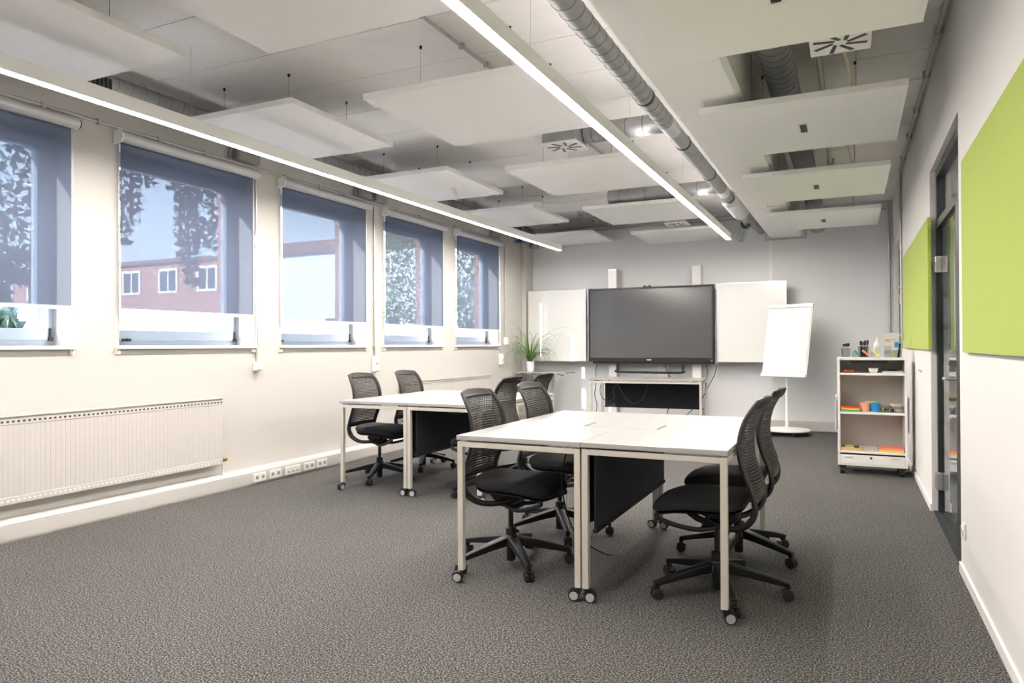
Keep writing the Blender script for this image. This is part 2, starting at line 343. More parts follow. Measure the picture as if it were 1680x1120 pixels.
# ------------------------------------------------------------------ windows
def window(i, a, b):
    xf = XL - 0.21
    r = thing('window_%d' % (i + 1), 'white framed window behind the %s blind from the camera' % ('first', 'second', 'third', 'fourth', 'fifth', 'unseen near', 'unseen nearest')[i], 'window', (xf, a, WZ0), kind='structure')
    W = b - a; H = WZ1 - WZ0; bar = 0.045
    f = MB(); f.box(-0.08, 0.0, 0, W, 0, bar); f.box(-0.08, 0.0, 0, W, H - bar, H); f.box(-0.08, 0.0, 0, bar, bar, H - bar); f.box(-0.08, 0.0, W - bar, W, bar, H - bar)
    f.build('window_frame', 'frame_blue_shade', r)
    s0, s1 = bar - 0.012, W - bar + 0.012; z0, z1 = bar - 0.004, H - bar + 0.004; k = 0.082
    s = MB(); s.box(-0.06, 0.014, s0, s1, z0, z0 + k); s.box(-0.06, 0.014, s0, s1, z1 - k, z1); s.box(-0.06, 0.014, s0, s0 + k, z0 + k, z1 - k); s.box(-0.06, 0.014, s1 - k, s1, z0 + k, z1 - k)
    sa = s.build('sash', 'frame_blue_shade', r, bevel=0.003)
    MB().box(-0.026, -0.018, s0 + k, s1 - k, z0 + k, z1 - k).build('pane', 'window_glass', sa)
    h = MB(); h.cyl((0.02, s1 + 0.004, z0 - 0.005), (0.02, s1 + 0.004, z0 + 0.085), 0.008, n=10); h.box(0.01, 0.03, s1 - 0.01, s1 + 0.02, z0 - 0.006, z0 + 0.02); h.build('hinge', 'bracket_black', sa)
    g = MB(); g.box(0.0145, 0.034, 0.16, 0.23, 0.035, 0.055); g.cyl((0.034, 0.2, 0.045), (0.044, 0.2, 0.045), 0.011, n=10); g.build('latch', 'bracket_black', sa)
    sl = MB().prism([(0.0, 0.001), (0.2105, 0.001), (0.2105, -0.03), (0.245, -0.03), (0.245, W + 0.03), (0.2105, W + 0.03), (0.2105, W - 0.001), (0.0, W - 0.001)], -0.024, 0.002, 'z')
    sl.build('window_sill', 'plastic_white', r)
    MB().box(-0.30, -0.08, 0.03, W - 0.03, -0.03, 0.012).build('outer_sill', 'alu_silver', r)
for i, (a, b) in enumerate(WIN): window(i, a, b)

# ------------------------------------------------------------------ roller blinds
BARZ = [1.53, 1.53, 1.505, 1.50, 1.485]
ORD = ('cut off by the left picture edge', 'second from the camera, over the view of the brick house', 'in the middle of the row of five', 'fourth from the camera', 'nearest the whiteboards')
def blind(i, a, b):
    x = XL + 0.062; zt = 2.83; r0 = 0.042
    r = thing('roller_blind', 'grey translucent roller blind %s' % ORD[i], 'blind', (x, a, 0), group='roller blinds on the window wall')
    W = b - a; d = -0.035
    c = MB().cyl((0, d, zt), (0, W + 0.005, zt), r0, n=20); c.build('roller_tube', 'blind_grey', r, True)
    e = MB().prism([(-0.058, -0.05), (-0.058, 0.05), (0.0, 0.05), (0.03, 0.04), (0.046, 0.015), (0.046, -0.015), (0.03, -0.04), (0.0, -0.05)], d - 0.014, d - 0.0005)
    for k in range(len(e.v)): e.v[k] = (e.v[k][0], e.v[k][1], e.v[k][2] + zt)
    e.build('end_cap', 'plastic_white', r)
    MB().cyl((0, W + 0.0055, zt), (0, W + 0.017, zt), 0.036, n=18).build('end_cap', ('bracket_black', 'yellow', 'yellow', 'bracket_black', 'brass')[i], r, True)
    m2 = MB().box(-0.06, 0.0, W + 0.018, W + 0.024, zt - 0.03, zt + 0.03); m2.build('mounting_bracket', 'alu_silver', r)
    zb = BARZ[i]
    MB().add([(-0.028, -0.012, zb + 0.012), (-0.028, W - 0.02, zb + 0.012), (-0.028, W - 0.02, zt - 0.01), (-0.028, -0.012, zt - 0.01)], [(0, 1, 2, 3)]).build('fabric', 'blind_fabric', r)
    MB().box(-0.036, -0.020, -0.022, W - 0.012, zb - 0.013, zb + 0.0125).build('bottom_bar', 'plastic_white', r, bevel=0.003)
    for k, yy in enumerate((-0.026, W - 0.006)):
        MB().cyl((-0.028, yy, 1.215), (-0.028, yy, zt - 0.04), 0.0022, n=6).build('guide_wire', 'alu_silver', r)
        bb = MB().box(-0.06, -0.02, yy - 0.008, yy + 0.008, 1.20, 1.222); bb.box(-0.06, -0.055, yy - 0.008, yy + 0.008, 1.222, 1.245); bb.build('wire_bracket', 'plastic_ivory', r)
for i, (a, b) in enumerate(WIN): blind(i, a, b)

# ------------------------------------------------------------------ conduits, switches and boxes on the window wall
def pipe(name, label, pts, r, m='conduit', clips=(), group=None, cat='conduit'):
    t = thing(name, label, cat, pts[0], group=group)
    MB().tube(pts, r, 10).build('pipe', m, t, True, world=True)
    for c, axis in clips:
        if axis == 'v': MB().box(c[0] - r * 1.6, c[0] + r * 1.6, c[1] - r * 1.8, c[1] + r * 1.8, c[2] - 0.012, c[2] + 0.012).build('clip', m, t, world=True)
        else: MB().box(c[0] - r * 1.7, c[0] + r * 1.7, c[1] - 0.012, c[1] + 0.012, c[2] - r * 1.7, c[2] + r * 1.7).build('clip', m, t, world=True)
    return t
pipe('wall_conduit', 'thin steel conduit running along the window wall above the blinds', [(XL + 0.018, YF + 0.1, 2.905), (XL + 0.018, 10.1, 2.905)], 0.011, clips=[((XL + 0.018, yy, 2.905), 'h') for yy in (2.2, 2.6, 3.0, 3.4, 3.9, 4.35, 5.3, 5.8, 6.2, 7.2, 7.7, 8.6, 9.0, 9.4)])
for k, (yy, z0, z1, nm, lb) in enumerate(((4.935, 1.112, 2.88, 'single', 'left of the third blind'), (6.745, 1.13, 2.86, 'double', 'between the third and fourth blinds'), (10.02, 1.125, 2.86, 'double', 'right of the last blind'), (10.2, 1.383, 2.9, 'small', 'above the plant near the pilaster'))):
    pipe('wall_conduit', 'vertical conduit dropping down the window wall %s' % lb, [(XL + 0.014, yy, z1), (XL + 0.014, yy, z0)], 0.0105, clips=[((XL + 0.014, yy, z), 'v') for z in (z0 + 0.12, z0 + 0.6, z0 + 1.1)], group='conduit drops')
    h = 0.085 if nm == 'single' else (0.175 if nm == 'double' else 0.12)
    s = thing('wall_switch', 'white surface switch box at the end of the conduit %s' % lb, 'switch', (XL, yy, z0 - h), group='switch boxes on the window wall')
    MB().box(0, 0.05, -0.036, 0.036, 0.0, h).build('housing', 'plastic_white', s, bevel=0.006)
    for q in range(2 if nm == 'double' else 1):
        z0q = 0.012 + q * 0.085
        MB().prism([(0.0505, z0q), (0.066, z0q + 0.004), (0.056, z0q + 0.06), (0.0505, z0q + 0.06)], -0.028, 0.028).build('rocker', 'plastic_ivory', s)
for k, (ya, yb, lb) in enumerate(((4.66, 4.93, 'above the end of the second blind'), (6.42, 6.63, 'above the end of the third blind'), (6.71, 6.92, 'above the start of the fourth blind'), (9.70, 9.92, 'above the last blind'))):
    s = thing('junction_box', 'grey cable junction box %s' % lb, 'junction box', (XL, ya, 2.925), group='junction boxes above the blinds')
    MB().box(0, 0.075, 0, yb - ya, 0, 0.125).build('housing', 'box_grey', s, bevel=0.008); MB().box(0.0755, 0.083, 0.012, yb - ya - 0.012, 0.012, 0.113).build('lid', 'box_grey', s, bevel=0.003)
    q = MB()
    for zz in (0.03, 0.065, 0.1): q.tube([(0.035, -0.001, zz), (0.035, -0.03, zz), (0.03, -0.045, zz - 0.03), (0.02, -0.045, -0.005)], 0.008, 6)
    q.build('cable_glands', 'box_grey', s, True)
# trunking sockets
for k, (yy, kind) in enumerate(((4.856, 's'), (5.05, 's'), (5.28, 'd'), (5.51, 's'), (5.70, 's'))):
    lb = ('double power socket on the trunking, nearest the camera', 'double power socket second from the camera, left of the data outlet', 'triple data outlet in the middle of the trunking sockets', 'double power socket just right of the data outlet', 'double power socket farthest from the camera, near the table leg')[k]
    s = thing('power_socket' if kind == 's' else 'data_outlet', lb, 'socket', (XL + 0.1175, yy, 0.06), group='outlets on the window trunking')
    w2 = 0.075 if kind == 's' else 0.10
    MB().box(0, 0.016, -w2, w2, -0.036, 0.042).build('plate', 'plastic_white', s, bevel=0.004)
    if kind == 's':
        for dy in (-0.036, 0.036):
            q = MB().cyl((0.0162, dy, 0.006), (0.0175, dy, 0.006), 0.022, n=18); q.build('outlet', 'plastic_ivory', s)
            MB().cyl((0.0176, dy, 0.006), (0.0182, dy, 0.006), 0.0165, n=16).build('outlet_well', 'box_grey', s)
    else:
        for dy in (-0.06, 0.0, 0.06):
            MB().box(0.0162, 0.018, dy - 0.022, dy + 0.022, -0.022, 0.026).build('insert', 'plastic_ivory', s); MB().box(0.0181, 0.0186, dy - 0.016, dy + 0.016, -0.014, -0.002).build('port', 'box_grey', s)

# ------------------------------------------------------------------ radiators
def radiator(y0, y1, label):
    x0 = XL + 0.035; x1 = XL + 0.095; z0, z1 = 0.235, 0.80
    r = thing('radiator', label, 'radiator', (XL + 0.004, y0, z0), group='radiators'); L = y1 - y0; H = z1 - z0
    pitch = 0.0335; n = int(L / pitch); prof = []
    # grooved front plate: zigzag cross-section extruded upward
    pts = [(0.075, 0.0)]
    for k in range(n):
        c = (k + 0.5) * L / n; pts += [(0.075, c - 0.005), (0.0735, c - 0.0025), (0.0735, c + 0.0025), (0.075, c + 0.005)]
    pts += [(0.075, L), (0.062, L), (0.062, 0)]
    MB().prism(pts, 0.05, H - 0.05, 'z').build('front_plate', 'radiator_white', r)
    q = MB(); q.box(0.035, 0.077, 0, L, H - 0.05, H - 0.0); q.box(0.035, 0.077, 0, L, 0.0, 0.05); q.box(0.035, 0.062, 0, 0.012, 0.05, H - 0.05); q.box(0.035, 0.062, L - 0.012, L, 0.05, H - 0.05)
    q.build('casing', 'radiator_white', r, bevel=0.004)
    MB().box(0.03, 0.0845, -0.004, L + 0.004, H + 0.0005, H + 0.012).build('top_grille', 'radiator_white', r, bevel=0.003)
    q = MB(); q2 = MB()
    for k in range(n):
        c = (k + 0.5) * L / n
        q.box(0.0772, 0.0775, c - 0.008, c + 0.008, H - 0.034, H - 0.022); q2.box(0.0772, 0.0785, c - 0.008, c + 0.008, 0.020, 0.031)
    q.build('upper_slots', 'dark_plastic', r); q2.build('lower_tabs', 'plastic_white', r)
    q = MB().cyl((0.05, L + 0.02, 0.035), (0.05, L + 0.02, -0.1), 0.009, n=10); q.cyl((0.05, L, 0.035), (0.05, L + 0.03, 0.035), 0.009, n=10); q.build('supply_pipe', 'radiator_white', r, True)
    q = MB().cyl((0.05, L + 0.025, 0.035), (0.05, L + 0.06, 0.035), 0.017, n=12); q.cyl((0.05, L + 0.01, 0.035), (0.085, L + 0.01, 0.035), 0.01, n=10); q.build('valve', 'brass', r, True)
    q = MB(); q.box(0, 0.035, 0.2, 0.24, 0.05, H - 0.05); q.box(0, 0.035, L - 0.24, L - 0.2, 0.05, H - 0.05); q.build('wall_bracket', 'radiator_white', r)
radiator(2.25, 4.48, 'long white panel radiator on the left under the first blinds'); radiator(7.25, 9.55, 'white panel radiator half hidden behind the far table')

# ------------------------------------------------------------------ hanging acoustic panels
def wire(mb, x, y, z0, z1, r=0.0016): mb.cyl((x, y, z0), (x, y, z1), r, n=5)
def acoustic(x0, x1, y0, y1, z, label, slot=False):
    r = thing('acoustic_panel', label, 'ceiling panel', ((x0 + x1) / 2, (y0 + y1) / 2, z), group='hanging acoustic panels')
    X = (x1 - x0) / 2; Y = (y1 - y0) / 2; T = 0.042
    MB().box(-X, X, -Y, Y, 0, T).build('board', 'panel_white', r, bevel=0.003)
    for sx_ in (-1, 1):
        for sy in (-1, 1):
            wx, wy = sx_ * (X - 0.27), sy * (Y - 0.27)
            if -1.10 < (x0 + x1) / 2 + wx < -0.60: wx = -0.58 - (x0 + x1) / 2
            q = MB(); wire(q, wx, wy, T, ZC - z - 0.012); q.build('wire', 'box_grey', r)
            MB().cyl((wx, wy, ZC - z - 0.02), (wx, wy, ZC - z - 0.0005), 0.009, n=8).build('ceiling_anchor', 'dark_plastic', r)
    if slot:
        q = MB(); q.box(-0.034, 0.034, -0.115, -0.100, -0.004, 0.0); q.box(-0.034, 0.034, 0.100, 0.115, -0.004, 0.0); q.box(-0.034, -0.022, -0.1, 0.1, -0.004, 0.0); q.box(0.022, 0.034, -0.1, 0.1, -0.004, 0.0)
        q.build('slot_frame', 'plastic_white', r); MB().box(-0.022, 0.022, -0.1, 0.1, -0.0015, -0.0003).build('slot', 'bezel', r)
        for k in range(5): MB().box(-0.021, 0.021, -0.092 + k * 0.042, -0.087 + k * 0.042, -0.0035, -0.0016).build('slot_fin', 'dark_plastic', r)
NTH = ('nearest the camera', 'second from the camera', 'third from the camera', 'fourth from the camera', 'farthest, near the end wall')
for k, (a, b) in enumerate(((1.72, 2.92), (3.74, 4.94), (5.83, 7.05), (7.93, 9.11), (9.95, 11.10))):
    acoustic(-2.845, -1.645, a, b, 2.845, 'square white panel left of the middle light bar, %s' % NTH[k])
for k, (a, b) in enumerate(((1.67, 2.87), (3.73, 4.93), (5.81, 7.02), (7.84, 9.03), (9.98, 11.10))):
    acoustic(-4.63, -3.44, a, b, 2.915, 'white panel hanging above the window-side light bar, %s' % NTH[k])
NR = ('nearest, at the top picture edge', 'second from the camera', 'third from the camera', 'farthest of the four')
for k, (a, b) in enumerate(((2.56, 3.765), (4.645, 5.855), (6.63, 7.89), (8.68, 9.90))):
    acoustic(-0.873, 0.312, a, b, 2.73, 'white panel with black slot beside the corridor wall, %s' % NR[k], True)

# ------------------------------------------------------------------ linear lights
def lightbar(x, y0, y1, z, label):
    r = thing('linear_light', label, 'light', (x, y0, z), group='long light bars'); L = y1 - y0
    q = MB(); q.box(-0.031, -0.0285, 0, L, 0.002, 0.088); q.box(0.0285, 0.031, 0, L, 0.002, 0.088); q.box(-0.0285, 0.0285, 0, L, 0.080, 0.088); q.box(-0.031, 0.031, L, L + 0.004, 0.0, 0.088); q.box(-0.031, 0.031, -0.004, 0, 0.0, 0.088)
    q.build('housing', 'white_paint', r)
    MB().box(-0.0283, 0.0283, 0.002, L - 0.002, 0.0, 0.012).build('diffuser', 'lamp_down', r)
    if x > -3: MB().box(-0.022, 0.022, 0.02, L - 0.02, 0.0885, 0.091).build('upper_diffuser', 'lamp_up', r)
    else: MB().box(-0.022, 0.022, 0.02, L - 0.02, 0.0885, 0.091).build('upper_cover', 'white_paint', r)
    n = int(L / 1.9)
    for k in range(n + 1):
        yy = L - 1.1 - k * 1.85
        if yy < 0.2: break
        top = ZC - z - 0.001
        for (a, b) in ((1.67, 2.87), (3.73, 4.93), (5.81, 7.02), (7.84, 9.03), (9.98, 11.10)):
            if x < -3.4 and a - 0.02 < y0 + yy < b + 0.02: yy = (b + 0.06 - y0) if b + 0.06 - y0 < L else a - 0.06 - y0
        q = MB(); wire(q, 0, yy, 0.10, top, 0.0013); q.build('wire', 'alu_silver', r)
        MB().cyl((0, yy, 0.0912), (0, yy, 0.115), 0.005, n=8).build('wire_grip', 'alu_silver', r)
lightbar(-1.49, 0.2, 10.02, 2.68, 'long glowing light bar in the middle of the ceiling'); lightbar(-3.955, 0.2, 10.0, 2.68, 'long glowing light bar running beside the blinds')

# ------------------------------------------------------------------ ducts
def helix(mb, x, z, y0, y1, r, pitch, n=18, rr=0.0022):
    m = int((y1 - y0) / pitch * n)
    mb.tube([(x + (r + 0.0005) * math.cos(2 * PI * k / n), y0 + (y1 - y0) * k / m, z + (r + 0.0005) * math.sin(2 * PI * k / n)) for k in range(m + 1)], rr, 4)
def ring(mb, x, y, z, r, w=0.012, t=0.006): mb.cyl((x, y - w, z), (x, y + w, z), r + t, n=24)
dm = thing('ventilation_duct', 'round silver spiral duct running beside the ceiling beam', 'duct', (-1.28, 0.2, 2.94), group='spiral ducts')
DX, DZ, DR = -1.255, 2.94, 0.062
MB().cyl((DX, -1.2, DZ), (DX, 8.55, DZ), DR, n=28).build('duct_pipe', 'galvanised', dm, True, world=True)
q = MB(); helix(q, DX, DZ, 0.3, 5.3, DR, 0.118); helix(q, DX, DZ, 5.9, 8.3, DR, 0.075); q.build('spiral_seam', 'galvanised_seam', dm, world=True)
for yy in (4.75, 5.98, 7.2, 8.42): q = MB(); ring(q, DX, yy, DZ, DR, 0.014, 0.005); q.build('coupling', 'bezel', dm, True, world=True)
for yy in (4.70, 6.02, 7.24): q = MB(); ring(q, DX, yy, DZ, DR, 0.02, 0.003); q.build('coupling', 'galvanised', dm, True, world=True)
sil = MB().lathe([(DR, 0), (0.066, 0.0), (0.105, 0.02), (0.105, 0.9), (0.066, 0.92), (DR, 0.92)], 28).build('silencer', 'alu_silver', dm, True)
sil.rotation_euler = (-PI / 2, 0, 0); sil.location = (DX + 1.28, 8.5 - 0.2, 0)
q = MB(); q.tube([(DX, 9.42, DZ), (DX, 9.75, DZ), (DX - 0.01, 10.0, DZ)], DR, 20); q.build('duct_pipe', 'galvanised', dm, True, world=True)
q = MB(); q.tube(catmull([(DX, 9.9, DZ), (DX - 0.0, 10.1, DZ - 0.02), (DX - 0.06, 10.25, DZ - 0.1), (DX - 0.13, 10.36, DZ - 0.22)]), DR, 20); q.build('elbow', 'galvanised', dm, True, world=True)
q = MB(); q.tube(catmull([(DX, 9.9, DZ), (DX + 0.02, 10.3, DZ), (DX + 0.06, 10.8, DZ), (DX + 0.06, 11.16, DZ)]), 0.05, 20); q.build('duct_pipe', 'galvanised', dm, True, world=True)
q = MB(); q.cyl((DX - 0.02, 10.12, DZ - 0.035), (DX - 0.03, 10.15, DZ - 0.05), DR + 0.008, n=24); q.build('coupling', 'bezel', dm, True, world=True)
MB().box(DX + 0.0, DX + 0.05, 9.98, 10.04, DZ - 0.105, DZ - 0.065).build('damper_actuator', 'navy', dm, world=True, bevel=0.005)
def branch(root, y, xe, z, r):
    q = MB(); q.tube([(DX - 0.03, y, z), (xe, y, z)], r, 24); q.build('branch_pipe', 'galvanised', root, True, world=True)
    q = MB()
    for k in range(1, 5):
        xx = DX - 0.12 - (abs(xe - DX) - 0.12) * (k - 0.5) / 4; q.cyl((xx - 0.003, y, z), (xx + 0.003, y, z), r + 0.0025, n=24)
    q.build('branch_seam', 'galvanised_seam', root, True, world=True)
    q = MB(); q.cyl((DX, y - 0.13, DZ), (DX, y + 0.13, DZ), DR + 0.004, n=24); q.build('tee', 'alu_silver', root, True, world=True)
branch(dm, 5.46, -1.93, 2.965, 0.078); branch(dm, 8.02, -2.55, 2.985, 0.078)
def diffuser(x, y, z, s, h, label, boxed=True):
    r = thing('swirl_diffuser', label, 'air diffuser', (x, y, z), group='ceiling air diffusers'); a = s / 2
    MB().box(-a + 0.012, a - 0.012, -a + 0.012, a - 0.012, 0.012, h).build('plenum_box', 'galvanised', r)
    MB().box(-a, a, -a, a, 0, 0.0115).build('face_plate', 'plastic_white', r, bevel=0.002)
    for k in range(8):
        ang = k * PI / 4 + 0.2; r0, r1 = 0.032, 0.136; c, s_ = math.cos(ang), math.sin(ang); wd = 0.0095
        L = [(r0, -wd), (r1, -wd - 0.002), (r1, wd + 0.002), (r0, wd)]
        MB().prism([(px * c - py * s_ * 1 - s_ * 0.018, px * s_ + py * c + c * 0.018) for px, py in L], -0.0025, -0.0003, 'z').build('slot', 'bezel', r)
    return r
diffuser(-2.075, 5.36, 2.85, 0.30, 0.26, 'square swirl air diffuser hanging left of the middle light bar'); diffuser(-0.04, 4.15, 2.85, 0.30, 0.26, 'square swirl air diffuser near the corridor wall')
diffuser(-2.1, 9.60, 2.87, 0.30, 0.22, 'square swirl air diffuser at the far end near the display')
dr = thing('ventilation_duct', 'large silver spiral duct above the panels beside the corridor wall', 'duct', (-0.42, 0.2, 3.06), group='spiral ducts')
RX, RZ, RR = -0.41, 3.06, 0.098
MB().cyl((RX, -1.2, RZ), (RX, 9.9, RZ), RR, n=28).build('duct_pipe', 'galvanised', dr, True, world=True)
q = MB(); helix(q, RX, RZ, 3.5, 9.8, RR, 0.10, rr=0.0028); q.build('spiral_seam', 'galvanised_seam', dr, world=True)
for yy in (4.25, 6.25, 8.3): q = MB(); ring(q, RX, yy, RZ, RR, 0.011, 0.012); q.build('coupling', 'galvanised', dr, True, world=True)
for yy in (4.228, 6.228): q = MB(); ring(q, RX, yy, RZ, RR, 0.008, 0.006); q.build('seal', 'bezel', dr, True, world=True)
q = MB(); q.tube(catmull([(RX, 9.85, RZ), (RX, 10.4, RZ), (RX, 10.75, RZ - 0.03), (RX, 10.95, RZ - 0.17)]), RR, 20); q.build('elbow', 'galvanised', dr, True, world=True)
q = MB(); q.tube([(RX, 4.15, RZ - 0.02), (-0.188, 4.15, RZ - 0.02)], 0.06, 18); q.build('branch_pipe', 'galvanised', dr, True, world=True)
dl = thing('ventilation_duct', 'dark grey spiral duct above the window-side panels', 'duct', (-4.78, 0.2, 3.1), group='spiral ducts')
LX, LZ, LR = -4.78, 3.12, 0.075
MB().cyl((LX, -1.2, LZ), (LX, 10.3, LZ), LR, n=24).build('duct_pipe', 'galvanised', dl, True, world=True)
q = MB(); helix(q, LX, LZ, 2.6, 10.2, LR, 0.11); q.build('spiral_seam', 'galvanised_seam', dl, world=True)
q = MB(); q.tube(catmull([(LX, 10.25, LZ), (LX, 10.6, LZ - 0.01), (LX + 0.04, 10.78, LZ - 0.08), (LX + 0.06, 10.80, LZ - 0.26)]), LR, 20); q.build('elbow', 'galvanised', dl, True, world=True)
for yy in (10.0, 10.15): q = MB(); ring(q, LX, yy, LZ, LR, 0.012, 0.006); q.build('coupling', 'bezel', dl, True, world=True)
gr = MB()
for k in range(22): gr.box(LX + 0.076, LX + 0.082, 2.62 + k * 0.032, 2.64 + k * 0.032, LZ - 0.05, LZ + 0.02)
gr.build('outlet_grille', 'bezel', dl, world=True)
MB().box(-4.72, -4.60, 10.05, 10.2, 2.86, 2.91).build('camera_sensor', 'navy', None, bevel=0.01)
o = bpy.data.objects['camera_sensor']; o.name = 'ceiling_camera'; tag(o, 'small dark ceiling camera near the plant corner', 'camera')
q = MB().cyl((-4.66, 10.12, 2.912), (-4.66, 10.12, ZC - 0.001), 0.008, n=8); q.build('drop_rod', 'dark_plastic', o)
# ceiling conduits
pipe('ceiling_conduit', 'thin steel conduit clipped to the ceiling above the middle panels', [(-2.31, 3.1, ZC - 0.02), (-2.31, 9.4, ZC - 0.02)], 0.011, clips=[((-2.31, yy, ZC - 0.014), 'h') for yy in (3.6, 4.1, 4.45, 5.6, 7.5, 9.2)])
pipe('ceiling_conduit', 'steel conduit in the corner of ceiling and corridor wall', [(XR - 0.028, YF + 0.1, ZC - 0.035), (XR - 0.028, 9.2, ZC - 0.035)], 0.014, clips=[((XR - 0.028, yy, ZC - 0.028), 'h') for yy in (4.4, 5.2, 6.0, 6.9, 7.7, 8.6)])
pipe('wall_conduit', 'vertical conduit on the corridor wall beside the far green panel', [(XR - 0.014, 9.26, ZC - 0.03), (XR - 0.014, 9.26, 1.2)], 0.013, clips=[((XR - 0.014, 9.26, z), 'v') for z in (1.35, 1.9, 2.5)])
pipe('wall_conduit', 'vertical conduit in the corner of the end wall and corridor wall', [(XR - 0.05, YB - 0.018, ZC - 0.03), (XR - 0.05, YB - 0.018, 0.95)], 0.014, clips=[((XR - 0.05, YB - 0.018, z), 'v') for z in (1.35, 1.9, 2.4)])
pipe('ceiling_conduit', 'steel conduit along the top of the end wall', [(-4.8, YB - 0.03, 3.20), (-1.12, YB - 0.03, 3.20)], 0.014, clips=[((xx, YB - 0.03, 3.2), 'v') for xx in (-4.3, -3.6, -2.9, -2.2)])
pipe('ceiling_conduit', 'second conduit along the end wall, just below the ceiling one', [(-4.6, YB - 0.03, 3.14), (-1.12, YB - 0.03, 3.14)], 0.012)
pipe('ceiling_conduit', 'pair-bent conduit wrapping under the beam at the end wall', [(-1.13, YB - 0.03, 3.1), (-1.13, YB - 0.03, 2.80), (-0.575, YB - 0.03, 2.80), (-0.575, YB - 0.03, 3.1)], 0.012)
pipe('ceiling_conduit', 'conduit along the end wall between beam and corridor wall', [(-0.55, YB - 0.03, 3.13), (XR - 0.08, YB - 0.03, 3.13)], 0.014)
pipe('ceiling_conduit', 'slim rigid pipe beside the large duct over the corridor-side panels', [(-0.18, 3.0, 3.17), (-0.18, 9.3, 3.17)], 0.02, clips=[((-0.18, yy, 3.17), 'h') for yy in (4.1, 6.1, 8.2)])
for k, y0 in enumerate((4.22, 6.2)):
    tag(MB().tube(catmull([(-0.16, y0 + 0.18, 3.15), (-0.13, y0 + 0.22, 3.11), (-0.07, y0 + 0.28, 3.05), (-0.02, y0 + 0.36, 2.95), (0.015, y0 + 0.46, 2.82), (0.02, y0 + 0.52, 2.776)]), 0.009, 6).build('ceiling_cable', 'beige_card', smooth=True), ('brown cable looping down to the second black-slot panel', 'brown cable looping down to the third black-slot panel')[k], 'cable', 'panel cables')
tag(MB().box(0.08, 0.36, 6.35, 6.55, 3.12, ZC - 0.002).build('cable_tray', 'galvanised'), 'galvanised steel tray piece under the ceiling by the corridor wall', 'tray')
sn = thing('motion_sensor', 'small white sensor with wires stuck under the ceiling beam', 'sensor', (-0.88, 8.52, bz - 0.03))
MB().cyl((0, 0, 0), (0, 0, 0.0295), 0.04, 0.045, 18).build('housing', 'plastic_white', sn, True)
q = MB(); q.tube(catmull([(0.04, 0, 0.02), (0.12, 0.0, 0.012), (0.2, 0.01, 0.018), (0.235, 0.0, 0.022)]), 0.004, 5); q.tube(catmull([(0.04, 0.01, 0.02), (0.13, 0.03, 0.018), (0.22, 0.02, 0.022)]), 0.003, 5); q.build('lead', 'beige_card', sn, True)

# ------------------------------------------------------------------ desks on castors
TZ = 0.7775
def castor(mb_h, mb_w, mb_d, x, y, ang, top):
    """twin-disc castor: housing, wheel and grey hub disc, rolled to an angle"""
    M = Matrix.Translation((x, y, 0)) @ Matrix.Rotation(ang, 4, 'Z')
    def cy(mb, p0, p1, r, n=20):
        t = MB().cyl(p0, p1, r, n=n); mb.add(t.v, t.f, M)
    cy(mb_w, (-0.022, -0.019, 0.0275), (-0.022, 0.019, 0.0275), 0.0272)
    cy(mb_d, (-0.022, -0.0205, 0.0275), (-0.022, 0.0205, 0.0275), 0.021)
    t = MB().prism([(-0.05, 0.036), (-0.044, 0.05), (-0.022, 0.0585), (0.004, 0.056), (0.012, 0.045), (0.008, 0.036), (-0.005, 0.05), (-0.022, 0.0555), (-0.040, 0.047)], -0.021, 0.021); mb_h.add(t.v, t.f, M)
    cy(mb_h, (0, 0, 0.045), (0, 0, top), 0.009, 10)
